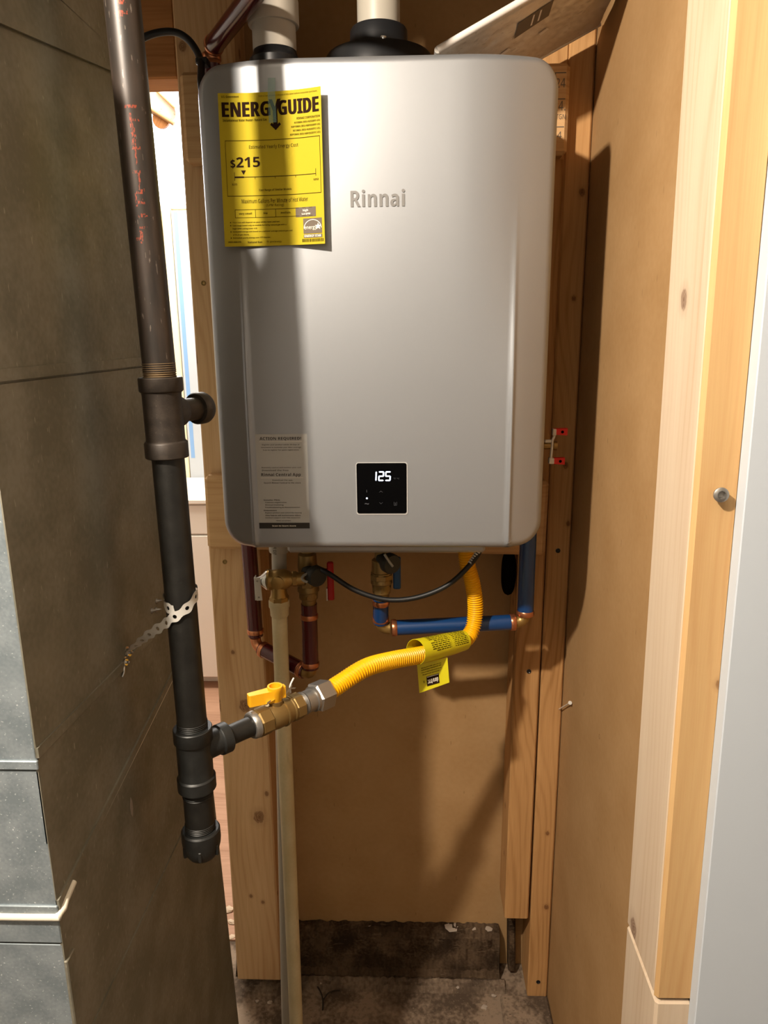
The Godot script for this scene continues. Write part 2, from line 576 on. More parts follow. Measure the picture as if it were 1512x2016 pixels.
func _ready() -> void:
	# camera
	var cam := Camera3D.new()
	cam.name = "camera"; add_child(cam)
	cam.position = Vector3(0, 1.42, 0)
	cam.rotation_order = EULER_ORDER_YXZ
	cam.rotation_degrees = Vector3(-13.6412, 2.0925, -0.6223)
	cam.fov = 70.36; cam.near = 0.03; cam.far = 50.0; cam.current = true
	# air, sky and exposure
	var we := WorldEnvironment.new()
	we.name = "environment"; add_child(we)
	var e := Environment.new()
	e.background_mode = Environment.BG_COLOR; e.background_color = Color("101214")
	e.tonemap_mode = Environment.TONE_MAPPER_LINEAR
	e.tonemap_exposure = 1.0
	e.sdfgi_enabled = true; e.ssao_enabled = true; e.ssil_enabled = true
	we.environment = e
	# the room's bulb
	var lamp := OmniLight3D.new()
	lamp.name = "bulb_light"; add_child(lamp)
	lamp.position = BULB
	lamp.light_color = Color("fff0dd"); lamp.light_energy = 3.35; lamp.light_size = 0.027
	lamp.omni_range = 12.0; lamp.omni_attenuation = 2.0; lamp.shadow_enabled = true
	# daylight from the window of the room beyond
	var day := AreaLight3D.new()
	day.name = "window_light"; add_child(day)
	day.area_size = Vector2(1.3, 0.5)
	day.transform = Transform3D(Basis.from_euler(Vector3(0, PI, 0)), Vector3(-0.95, 2.13, -2.76))
	day.light_color = Color("f2f5ff"); day.light_energy = 4.0; day.area_range = 10.0
	day.shadow_enabled = true

	var next := AreaLight3D.new()
	next.name = "next_room_light"; add_child(next)
	next.area_size = Vector2(0.6, 0.6)
	next.transform = Transform3D(Basis.from_euler(Vector3(-PI / 2, 0, 0)), Vector3(-0.95, 2.425, -2.45))
	next.light_color = Color("fff3e0"); next.light_energy = 5.0; next.area_range = 10.0
	next.shadow_enabled = true

	make_materials()
	build_room()
	build_duct()
	build_framing()
	build_heater()
	build_papers()
	build_gas()
	build_water()
	build_vents()
	build_small()

# ------------------------------------------------------------------ the setting
func slab(called: String, lo: Vector3, hi: Vector3, m: Material, xf := Transform3D(), bev := 0.001) -> MeshInstance3D:
	var mb := MB.new()
	rbox(mb, lo, hi, bev, 1, xf)
	return struct(called, mb, m)

func lean(a: float, about: Vector3) -> Transform3D:
	var b := Basis(Vector3.BACK, a)
	return Transform3D(b, about - b * about)

func build_room() -> void:
	slab("floor", Vector3(-2.4, -0.1, -1.45), Vector3(1.7, 0, 2.0), M.concrete)
	var fm := MB.new()
	rbox(fm, Vector3(-2.4, -0.1, -3.3), Vector3(1.7, 0.002, -1.452), 0.001, 0)
	struct("floor_far", fm, M.wood_floor)
	slab("ceiling", Vector3(-2.5, 2.44, -3.4), Vector3(1.8, 2.54, 2.1), M.ceiling)
	slab("wall_back", Vector3(-0.388, 0.0, -1.42), Vector3(0.32, 2.44, -1.40), M.drywall_back)
	slab("wall_right", Vector3(0.300, 0, -1.40), Vector3(0.3127, 2.44, -0.64), M.drywall_back)
	slab("wall_front", Vector3(0.2865, 0, -0.6335), Vector3(1.7, 2.47, -0.617), M.wall_white, lean(0.0125, Vector3(0.289, 1.3, 0)))
	slab("wall_left", Vector3(-2.5, 0, -3.3), Vector3(-2.4, 2.44, 2.0), M.room)
	slab("wall_side", Vector3(1.7, 0, -3.3), Vector3(1.8, 2.44, 2.0), M.room)
	slab("wall_rear", Vector3(-2.4, 0, 2.0), Vector3(1.7, 2.44, 2.1), M.room)
	slab("wall_partition", Vector3(-2.4, 0, -1.42), Vector3(-1.30, 2.44, -1.31), M.room)
	slab("wall_over", Vector3(-1.30, 2.10, -1.42), Vector3(-0.388, 2.44, -1.40), M.drywall_back)
	slab("wall_header", Vector3(-0.334, 1.993, -0.735), Vector3(0.30, 2.44, -0.632), M.drywall_back)
	slab("wall_end", Vector3(0.32, 0, -1.42), Vector3(1.7, 2.44, -1.40), M.room)
	# the far wall of the next room, with its window
	slab("wall_far", Vector3(-2.4, 0, -3.3), Vector3(1.7, 1.953, -3.2), M.far_wall)
	slab("wall_far_001", Vector3(-2.4, 1.953, -3.3), Vector3(-1.75, 2.44, -3.2), M.far_wall)
	slab("wall_far_002", Vector3(-0.2, 1.953, -3.3), Vector3(1.7, 2.44, -3.2), M.far_wall)
	var w := MB.new()
	for q in [[-1.75, -0.2, 1.94, 1.96], [-1.75, -0.2, 2.42, 2.44], [-1.75, -1.73, 1.96, 2.42], [-0.22, -0.2, 1.96, 2.42]]:
		rbox(w, Vector3(q[0], q[2], -3.23), Vector3(q[1], q[3], -3.19), 0.002)
	var win := struct("window_1", w, M.white_gloss)
	var p := MB.new()
	rbox(p, Vector3(-1.73, 1.96, -3.22), Vector3(-0.22, 2.42, -3.212), 0.001)
	obj("pane", p, M.pane, win)
	# trim boards on the far wall
	var k := 0
	for q in [[-1.08, -1.025], [-1.02, -0.985]]:
		var t := MB.new()
		rbox(t, Vector3(q[0], 0, -3.2), Vector3(q[1], 1.94, -3.178 + 0.01 * k), 0.004)
		k += 1
		struct("trim_%d" % k, t, M.far_wall)
	# the bulb that lights the place
	var lampo := thing("pendant_lamp", "bare bulb hanging on a cord from the ceiling", "lamp", Vector3(BULB.x, 2.04, BULB.z))
	var co := MB.new()
	cyl(co, Vector3(BULB.x, 2.44, BULB.z), Vector3(BULB.x, BULB.y + 0.07, BULB.z), 0.003, 0.0, 10)
	obj("cord", co, M.black_rubber, lampo)
	var hb := MB.new()
	lathe(hb, Vector3(BULB.x, BULB.y + 0.08, BULB.z), Vector3.DOWN, [[0, 0], [0, 0.012], [0.012, 0.020], [0.030, 0.022], [0.045, 0.022], [0.045, 0]])
	obj("holder", hb, M.white_gloss, lampo)
	var bb := MB.new()
	var prof := []
	for i in 17:
		var t := PI * i / 16.0
		prof.append([0.036 - 0.036 * cos(t), 0.036 * sin(t)])
	lathe(bb, BULB + Vector3(0, 0.036, 0), Vector3.DOWN, prof)
	obj("bulb", bb, M.bulb, lampo)

func far_z(y: float) -> float:                            # the duct's back edge leans
	return -1.1396 + 0.0916 * y

func plate(mb: MB, ya: Array, yb: Array, z0: float, x0: float, x1: float) -> void:   # a side plate between two slanting seams; ya, yb: [near, far] heights
	var c := []
	for x in [x0, x1]:
		c.append([Vector3(x, ya[0], z0), Vector3(x, ya[1], far_z(ya[1])), Vector3(x, yb[1], far_z(yb[1])), Vector3(x, yb[0], z0)])
	for q in 4:
		var r := (q + 1) % 4
		mb.face([c[0][q], c[0][r], c[1][r], c[1][q]])
	mb.face(c[1])
	var d: Array = c[0].duplicate()
	d.reverse()
	mb.face(d)

func build_duct() -> void:
	var X := -0.335
	var zn := -0.57
	var zt := -0.660                                       # the top course is set back
	var t := thing("sheet_metal_duct", "tall grey galvanized sheet metal duct on the left with crimped slanting seams", "duct", Vector3(-0.64, 0, -0.83))
	var body := MB.new()
	plate(body, [0.0, 0.0], [1.735, 1.740], zn - 0.0022, -0.95, X - 0.0022)
	plate(body, [1.735, 1.740], [2.438, 2.438], zt - 0.0022, -0.95, X - 0.0022)
	obj("body", body, M.duct, t)
	var seams := [[0.0, 0.0], [0.711, 0.705], [0.893, 0.975], [1.054, 1.030], [1.386, 1.386], [1.655, 1.725], [2.44, 2.44]]
	for i in 6:
		var a: Array = seams[i]
		var b: Array = seams[i + 1]
		var mb := MB.new()
		if i == 5:
			plate(mb, [a[0] + 0.0015, a[1] + 0.0015], [1.735, 1.740], zn, X - 0.002, X + 0.0006)
			a = [1.7335, 1.7385]
		plate(mb, [a[0] + 0.0015, a[1] + 0.0015], [b[0] - 0.0015, b[1] - 0.0015], zt if i == 5 else zn, X - 0.002, X + (0.0006 if i % 2 else 0.0))
		obj("side_panel", mb, M.duct, t)
		a = seams[i]
		if i > 0:
			var s := MB.new()
			plate(s, [a[0] + 0.001, a[1] + 0.001], [a[0] + 0.011, a[1] + 0.011], zn, X - 0.001, X + 0.0024)
			obj("seam_cleat", s, M.duct, t)
	var fy := [0.0, 0.855, 0.889, 1.043, 1.386, 1.735, 2.44]
	for i in 6:
		var mb := MB.new()
		var zf := zt if i == 5 else zn
		rbox(mb, Vector3(-0.95, fy[i] + 0.0012, zf - 0.002), Vector3(X, fy[i + 1] - 0.0012, zf + (0.001 if i == 1 else 0.0)), 0.0008)
		obj("front_panel", mb, M.duct_front, t)
		if i > 1:
			var s := MB.new()
			rbox(s, Vector3(-0.95, fy[i] + 0.001, zn - 0.001), Vector3(X + 0.001, fy[i] + 0.010, zn + 0.002), 0.0008)
			obj("seam_cleat", s, M.duct_front, t)
	var fold := MB.new()
	rbox(fold, Vector3(X - 0.001, 0, zn - 0.016), Vector3(X + 0.003, 0.835, zn + 0.001), 0.001)
	obj("corner_fold", fold, M.duct, t)
	var sb := MB.new()
	tube(sb, smooth([Vector3(-0.95, 0.887, zn + 0.002), Vector3(-0.6, 0.888, zn + 0.002), Vector3(-0.36, 0.887, zn + 0.002), Vector3(X + 0.001, 0.889, zn + 0.001), Vector3(X + 0.002, 0.894, zn - 0.012), Vector3(X + 0.002, 0.899, zn - 0.030)], 0.01), 0.0036, 10)
	obj("sealant_bead", sb, M.sealant, t)
	var ln := MB.new()
	tube(ln, smooth([Vector3(X + 0.001, 0.899, zn - 0.030), Vector3(X + 0.0015, 0.936, zn - 0.25), Vector3(X + 0.001, 0.972, -1.04)], 0.02), 0.0011, 6)
	obj("sealant_line", ln, M.sealant, t)
	# old screw tips and torn holes on the side, near the strap
	for q in [[1.083, -0.892], [1.077, -0.872], [1.0725, -0.887]]:
		var s := MB.new()
		lathe(s, Vector3(X, q[0], q[1]), Vector3(1, 0.2, 0.1), [[0, 0.0035], [0.002, 0.0035], [0.004, 0.0018], [0.009, 0.0006], [0.009, 0]], 10)
		obj("burr", s, M.steel, t)
	var fl := MB.new()
	extrude(fl, PackedVector2Array([Vector2(0, -0.012), Vector2(0.004, -0.004), Vector2(0.003, 0.008), Vector2(0, 0.014), Vector2(-0.004, 0.003), Vector2(-0.003, -0.006)]), Vector3(X + 0.001, 0.873, -0.752), Vector3(0, 0, -1), Vector3.UP, -0.0006)
	obj("paint_chip", fl, M.plaster, t)

# ------------------------------------------------------------------ framing
func timber(called: String, label: String, lo: Vector3, hi: Vector3, m: Material, grain := 1, xf := Transform3D(), uvo := Vector2.ZERO, category := "stud", bev := 0.003) -> MeshInstance3D:
	var mb := MB.new()
	rbox(mb, lo, hi, bev, grain, xf, uvo)
	return solo(called, label, category, mb, m)

func screw_head(mb: MB, at: Vector3, dir: Vector3, r := 0.0045) -> void:
	lathe(mb, at, dir, [[-0.006, r * 0.5], [0, r], [0.001, r], [0.0014, r * 0.75], [0.0002, r * 0.42], [0.0002, 0]], 14)

func rough_strip(mb: MB, x0: float, x1: float, prof: Array, amp: float, seed_: int, n: int) -> void:
	var f := noise(seed_, 55.0, 4)
	var rows := []
	for i in n + 1:
		var x := lerpf(x0, x1, float(i) / n)
		var row := []
		for j in prof.size():
			var y: float = prof[j][0]
			var z: float = prof[j][1]
			var q := f.get_noise_3d(x, y * 1.5, z * 1.5) * amp
			var free := 0.0 if y <= 0.0 else 1.0
			row.append(Vector3(x, maxf(0.0, y + q * 1.2 * free), minf(z + f.get_noise_3d(x + 4.0, y * 1.5, z) * amp, -0.5)))
		rows.append(row)
	for i in n:
		for j in prof.size() - 1:
			mb.face([rows[i][j], rows[i + 1][j], rows[i + 1][j + 1], rows[i][j + 1]])
	mb.face([rows[n][0]] + rows[n].slice(1) + [Vector3(x1, 0.0, prof[-1][1])])

func build_framing() -> void:
	timber("wall_stud", "pale pine stud with round knots left of the heater beside the bright doorway", Vector3(-0.381, 0.033, -1.399), Vector3(-0.284, 2.438, -1.31), M.stud_left, 1, lean(-0.003, Vector3(-0.33, 1.2, 0)), Vector2(0.381, 2.44))
	timber("wall_stud", "short orange pine stud that stops above the dark hole at right", Vector3(0.203, 0.206, -1.399), Vector3(0.2535, 2.438, -1.31), M.stud_right, 1, lean(-0.0035, Vector3(0.23, 1.0, 0)), Vector2(0.25, 1.7))
	timber("wall_stud", "full height pine stud in the right corner that reaches the floor", Vector3(0.2555, 0.003, -1.399), Vector3(0.2985, 2.438, -1.31), M.stud_right, 1, Transform3D(), Vector2(-0.222, 2.44))
	timber("mounting_board", "upper pine board behind the top of the heater, stamped at its right end", Vector3(-0.365, 1.698, -1.309), Vector3(0.2525, 1.831, -1.272), M.board, 0, Transform3D(), Vector2(0.01, 0), "board", 0.006)
	timber("mounting_board", "lower pine board behind the bottom edge of the heater", Vector3(-0.372, 1.0345, -1.309), Vector3(0.2465, 1.172, -1.272), M.board, 0, lean(-0.02, Vector3(-0.06, 1.1, 0)), Vector2(0.05, 0.2), "board", 0.006)
	timber("door_header", "dark orange timber header over the bright doorway at top left", Vector3(-1.30, 1.839, -1.399), Vector3(-0.383, 2.10, -1.33), M.header, 0, Transform3D(), Vector2.ZERO, "header")
	var sm := MB.new()
	rough_strip(sm, -0.40, 0.2, [[0.0, -1.350], [0.010, -1.352], [0.020, -1.362], [0.045, -1.364], [0.075, -1.366], [0.098, -1.367], [0.106, -1.374], [0.110, -1.386], [0.112, -1.3995]], 0.0045, 5, 110)
	solo("sill_plate", "dark stained rotten sill along the foot of the back wall", "sill", sm, M.sill)
	var dm := MB.new()
	rough_strip(dm, -0.34, 0.21, [[0.0, -1.318], [0.003, -1.324], [0.006, -1.330], [0.008, -1.338], [0.010, -1.346], [0.006, -1.352]], 0.004, 8, 120)
	solo("dirt_ridge", "low ridge of dirt and rubble along the foot of the dark sill", "dirt", dm, M.concrete).set_meta("kind", "stuff")
	timber("rotten_block", "blackened upright scrap of wood in the hole under the short stud", Vector3(0.222, 0.012, -1.395), Vector3(0.238, 0.2, -1.365), M.sill, 1, lean(0.03, Vector3(0.23, 0, 0)), Vector2.ZERO, "block")
	timber("concrete_curb", "low grey concrete strip on the floor at the foot of the right studs", Vector3(0.196, 0.0, -1.309), Vector3(0.299, 0.012, -0.95), M.concrete, 2, Transform3D(), Vector2.ZERO, "curb", 0.004)
	var lx := lean(0.0135, Vector3(0.25, 1.4, 0))
	var post := thing("opening_post", "bright pine post at the near right with a bolt in its front edge", "post", Vector3(0.265, 0.735, -0.685))
	var a := MB.new()
	rbox(a, Vector3(0.2495, 0.735, -0.738), Vector3(0.288, 2.438, -0.640), 0.003, 1, lx, Vector2(0.745, 1.75))
	obj("side_face", a, M.post, post)
	var b := MB.new()
	rbox(b, Vector3(0.2485, 0.735, -0.6402), Vector3(0.288, 2.438, -0.6325), 0.0035, 1, lx, Vector2(-0.245, 2.0))
	obj("front_edge", b, M.post_front, post)
	timber("post_foot", "lighter rough pine block below the near right post", Vector3(0.2495, 0.0, -0.738), Vector3(0.288, 0.733, -0.633), M.post, 1, lx, Vector2(0.76, 1.1), "block")
	# fasteners
	var n := 0
	for q in [[Vector3(-0.3575, 1.512, -1.31), "small screw in the left stud beside the middle of the heater", Vector3.BACK], [Vector3(-0.352, 1.005, -1.31), "small screw in the left stud just under the lower board", Vector3.BACK], [Vector3(0.276, 1.027, -1.31), "dark screw in the right corner stud level with the bottom of the heater", Vector3.BACK], [Vector3(0.231, 0.782, -1.31), "dark screw in the short right stud under the blue pipe elbow", Vector3.BACK], [Vector3(0.278, 0.045, -1.31), "screw low down in the corner stud just above the floor", Vector3.BACK]]:
		var s := MB.new()
		screw_head(s, q[0], q[2])
		solo("wood_screw", q[1], "screw", s, M.brass_old if n < 2 else M.black_plastic, "screws in the studs")
		n += 1
	var bolt := MB.new()
	lathe(bolt, Vector3(0.2705, 1.2823, -0.634), Vector3(-0.05, 0.05, 1), [[0, 0.0035], [0.006, 0.0035], [0.006, 0.0062], [0.009, 0.0066], [0.010, 0.0050], [0.0103, 0.0036], [0.006, 0.003], [0.006, 0]], 18)
	solo("bolt", "silver bolt head with a dark socket sticking out of the near right post", "bolt", bolt, M.steel)
	var nail := MB.new()
	tube(nail, [Vector3(0.2935, 0.700, -1.312), Vector3(0.2945, 0.730, -1.270), Vector3(0.2950, 0.757, -1.232)], 0.0014, 8)
	lathe(nail, Vector3(0.2950, 0.757, -1.232), Vector3(0.01, 0.55, 0.8), [[0, 0.0036], [0.0013, 0.0036], [0.0013, 0]], 12)
	solo("nail", "long nail sticking out of the corner stud beside the tan right wall", "nail", nail, M.zinc)
	var hole := MB.new()
	lathe(hole, Vector3(0.3002, 0.798, -1.0474), Vector3(-1, 0, 0), [[0, 0.0045], [0.0003, 0.0035], [-0.004, 0.003], [-0.004, 0]], 10)
	solo("screw_hole", "small dark torn screw hole in the tan right wall", "hole", hole, M.gap)
	# stamp on the end of the upper board
	var st := MB.new()
	var put := func(p: Vector2) -> Array: return [Vector3(p.x, p.y, -1.2715), Vector3.BACK]
	for q in [["24", 0.2300, 1.795, 0.015, 0.013], ["24.", 0.2285, 1.762, 0.018, 0.014], ["HTGN", 0.2270, 1.750, 0.020, 0.007], ["24", 0.2285, 1.722, 0.014, 0.010]]:
		letters(st, q[0], q[1], q[2], q[3], q[4], put, false)
	for y in [1.778, 1.738, 1.815]:
		patch(st, 0.228, y, 0.2455, y + 0.0015, put)
		patch(st, 0.228, y - 0.008, 0.2295, y, put)
	var stamp := solo("board_stamp", "faint black grade stamp with the number 24 on the upper board", "stamp", st, M.ink_grey)
	stamp.set_meta("kind", "stuff")

# ------------------------------------------------------------------ the water heater
const HX := -0.0415
const HW := 0.2335
const HC := 0.1815
const H0 := 1.1225
const H1 := 1.7575

func inside(h: float, y: float) -> float:                # distance to the rounded outline
	var r := 0.034
	var cy := (H0 + H1) / 2
	var q := Vector2(absf(h) - (HW - r), absf(y - cy) - ((H1 - H0) / 2 - r))
	return r - Vector2(maxf(q.x, 0), maxf(q.y, 0)).length() - minf(maxf(q.x, q.y), 0.0)

func front_z(h: float, y: float) -> float:
	var a := absf(h)
	var b := smoothstep(1.32, 1.62, y)
	var t := clampf((a - HC) / (HW - HC), 0, 1)
	var d := (1.0 - b) * (0.0014 * smoothstep(-0.002, 0.004, a - HC) - 0.0024 * exp(-pow((a - HC) / 0.0032, 2.0)) + 0.028 * pow(t, 1.15))
	d += b * 0.032 * pow(clampf((a - 0.10) / (HW - 0.10), 0, 1), 2.2)
	var e := inside(h, y)
	var R := 0.011
	if e < R:
		var q := R - maxf(e, 0.0)
		d += R - sqrt(maxf(R * R - q * q, 0.0))
	return -1.0 - d

func build_heater() -> void:
	var t := thing("water_heater", "large silver wall-hung water heater with a small black digital display", "water heater", Vector3(HX, H0, -1.13))
	var cols := []
	for h in [0.0, 0.03, 0.06, 0.09, 0.11, 0.13, 0.145, 0.16, 0.172, 0.178, 0.1805, 0.1815, 0.1822, 0.183, 0.184, 0.185, 0.186, 0.187, 0.188, 0.190, 0.195, 0.201, 0.208, 0.214, 0.219, 0.2225, 0.2245, 0.2265, 0.2285, 0.2305, 0.232, 0.233, 0.2335]:
		cols.append(h / HW)
	var all := []
	for i in range(cols.size() - 1, 0, -1):
		all.append(-cols[i])
	all.append_array(cols)
	var rows := []
	for d in [0.0, 0.0005, 0.0015, 0.003, 0.005, 0.0075, 0.010, 0.0125, 0.016, 0.020, 0.025, 0.030, 0.034, 0.04]:
		rows.append(H0 + d)
	for i in range(1, 40):
		rows.append(lerpf(H0 + 0.04, H1 - 0.04, i / 40.0))
	for d in [0.04, 0.034, 0.030, 0.025, 0.020, 0.016, 0.0125, 0.010, 0.0075, 0.005, 0.003, 0.0015, 0.0005, 0.0]:
		rows.append(H1 - d)
	var mb := MB.new()
	var nc := all.size()
	var r := 0.034
	for y in rows:
		var dy := maxf(0.0, r - minf(y - H0, H1 - y))
		var w := HW - r + sqrt(maxf(r * r - dy * dy, 0.0))
		for c in all:
			var h: float = c * w
			var ee := 0.0004
			var hi := clampf(h, -w + ee, w - ee)
			var yi := clampf(y, H0 + ee * 2, H1 - ee * 2)
			var fx := (front_z(hi + ee, yi) - front_z(hi - ee, yi)) / (2 * ee)
			var fy := (front_z(hi, yi + ee) - front_z(hi, yi - ee)) / (2 * ee)
			mb.vert(Vector3(HX + h, y, front_z(h, y)), Vector3(-fx, -fy, 1).normalized(), Vector2(h, y))
	for j in rows.size() - 1:
		for i in nc - 1:
			var a := j * nc + i
			mb.quad(a, a + 1, a + nc + 1, a + nc)
	# the edge turned back
	var loop := []
	for j in rows.size(): loop.append(j * nc + nc - 1)
	for i in range(nc - 2, -1, -1): loop.append((rows.size() - 1) * nc + i)
	for j in range(rows.size() - 2, -1, -1): loop.append(j * nc)
	for i in range(1, nc): loop.append(i)
	var s := mb.v.size()
	var mid := Vector3(HX, (H0 + H1) / 2, 0)
	for k in loop.size():
		var p: Vector3 = mb.v[loop[k]]
		var pa: Vector3 = mb.v[loop[(k + 1) % loop.size()]]
		var pb: Vector3 = mb.v[loop[(k - 1 + loop.size()) % loop.size()]]
		var d := pa - pb
		var nn := Vector3(d.y, -d.x, 0).normalized()
		if nn.dot(p - mid) < 0: nn = -nn
		mb.vert(p, nn)
		mb.vert(Vector3(p.x, p.y, -1.086), nn)
	for k in loop.size() - 1:
		mb.quad(s + 2 * k, s + 2 * k + 1, s + 2 * k + 3, s + 2 * k + 2)
	obj("front_cover", mb, M.heater, t)
	var cs := MB.new()
	rbox(cs, Vector3(HX - 0.2255, 1.127, -1.262), Vector3(HX + 0.2255, 1.752, -1.078), 0.006)
	obj("case", cs, M.heater_case, t)
	for q in [[1.68, 1.75], [1.128, 1.16]]:
		var br := MB.new()
		rbox(br, Vector3(HX - 0.17, q[0], -1.272), Vector3(HX + 0.17, q[1], -1.261), 0.002)
		obj("bracket", br, M.zinc, t)
	var bp := MB.new()
	rbox(bp, Vector3(-0.192, 1.0905, -1.245), Vector3(0.117, 1.128, -1.085), 0.004)
	obj("bottom_plate", bp, M.heater_case, t)
	for x in [-0.172, 0.098]:
		var sm := MB.new()
		screw_head(sm, Vector3(x, 1.112, -1.0845), Vector3.BACK, 0.004)
		obj("screw", sm, M.steel, t)
	# raised letters
	var lg := MB.new()
	letters(lg, "Rinnai", -0.0752, 1.5815, 0.0697, 0.0205, func(p: Vector2) -> Array: return [Vector3(p.x, p.y, -0.9990), Vector3.BACK])
	obj("logo", lg, M.logo, t)
	# display
	var fr := MB.new()
	extrude(fr, round_rect(0.0725, 0.0750, 0.0035), Vector3(-0.0391, 1.2109, -1.0002), Vector3.RIGHT, Vector3.UP, 0.0012)
	obj("display_frame", fr, M.lcd_frame, t)
	var dp := MB.new()
	extrude(dp, round_rect(0.0700, 0.0722, 0.003), Vector3(-0.0394, 1.2115, -1.0000), Vector3.RIGHT, Vector3.UP, 0.0016)
	var disp := obj("display", dp, M.black_gloss, t)
	var zz := -0.9982
	var seg := func(dg: MB, x0: float, y0: float, x1: float, y1: float) -> void:
		var a := Vector2(x0, y0)
		var b := Vector2(x1, y1)
		var d := (b - a).normalized()
		var q := Vector2(-d.y, d.x) * 0.00095
		var over := 0.0006                                      # the lit bars meet at their ends
		shape_on(dg, PackedVector2Array([a - d * over, a + d * 0.0004 + q, b - d * 0.0004 + q, b + d * over, b - d * 0.0004 - q, a + d * 0.0004 - q]), func(p: Vector2) -> Array: return [Vector3(p.x + (p.y - 1.229) * 0.05, p.y, zz), Vector3.BACK])
	var yb := 1.2231
	var ym := 1.2291
	var yt := 1.2352
	var one := MB.new()
	seg.call(one, -0.0470, yb, -0.0470, ym); seg.call(one, -0.0470, ym, -0.0470, yt)
	obj("lit_digit", one, M.lcd, disp)
	for dgt in [[-0.0430, "2"], [-0.0335, "5"]]:
		var dg := MB.new()
		var x: float = dgt[0]
		var w := 0.0062
		seg.call(dg, x, yt, x + w, yt); seg.call(dg, x, ym, x + w, ym); seg.call(dg, x, yb, x + w, yb)
		if dgt[1] == "2":
			seg.call(dg, x + w, ym, x + w, yt); seg.call(dg, x, yb, x, ym)
		else:
			seg.call(dg, x, ym, x, yt); seg.call(dg, x + w, yb, x + w, ym)
		obj("lit_digit", dg, M.lcd, disp)
	var led := MB.new()
	var rp := PackedVector2Array()
	for k in 12:
		rp.append(Vector2(-0.0604, 1.1975) + Vector2(cos(TAU * k / 12.0), sin(TAU * k / 12.0)) * 0.0013)
	shape_on(led, rp, func(p: Vector2) -> Array: return [Vector3(p.x, p.y, zz), Vector3.BACK])
	obj("indicator_light", led, M.lcd, disp)
	var ic := MB.new()
	var flat := func(p: Vector2) -> Array: return [Vector3(p.x, p.y, zz), Vector3.BACK]
	for q in [[-0.0405, 1.2075, 1.0], [-0.0405, 1.1900, -1.0]]:
		for sd in [-1, 1]:
			shape_on(ic, PackedVector2Array([Vector2(q[0], q[1] + 0.0008 * q[2]), Vector2(q[0] + sd * 0.0024, q[1] - 0.0012 * q[2]), Vector2(q[0] + sd * 0.0024, q[1] - 0.0018 * q[2]), Vector2(q[0], q[1] + 0.0002 * q[2])]), flat)
	patch(ic, -0.0608, 1.2060, -0.0601, 1.2098, flat)
	letters(ic, "°F °C", -0.0228, 1.2246, 0.0085, 0.0022, flat, false)
	letters(ic, "~", -0.0636, 1.1885, 0.006, 0.0022, flat)
	patch(ic, -0.0224, 1.1872, -0.0219, 1.1922, flat)
	patch(ic, -0.0205, 1.1872, -0.0200, 1.1912, flat)
	patch(ic, -0.0186, 1.1872, -0.0181, 1.1922, flat)
	patch(ic, -0.0224, 1.1870, -0.0181, 1.1875, flat)
	obj("icons", ic, M.icon, disp).set_meta("kind", "stuff")

# ------------------------------------------------------------------ the papers stuck to it
func paper_at(u: float, v: float, off := 0.0) -> Array:     # the yellow sheet, curling away at its right side
	var f := func(a: float, b: float) -> Vector3:
		var lift := 0.0015 + 0.0155 * pow(clampf(a, 0, 1), 1.9) * (1.0 - 0.25 * b) + 0.0022 * sin(a * 5.0 + b * 2.0) * a
		return Vector3(-0.2398 + 0.1318 * a - 0.0022 * b * (1.0 - a), 1.7180 - 0.1822 * b + 0.0015 * sin(PI * a) * -1.2 * (1.0 - b), -1.0035 + lift + 0.004 * a)
	var p: Vector3 = f.call(u, v)
	var nn: Vector3 = (f.call(u + 0.01, v) - p).cross(f.call(u, v - 0.01) - p).normalized()
	return [p + nn * off, nn]

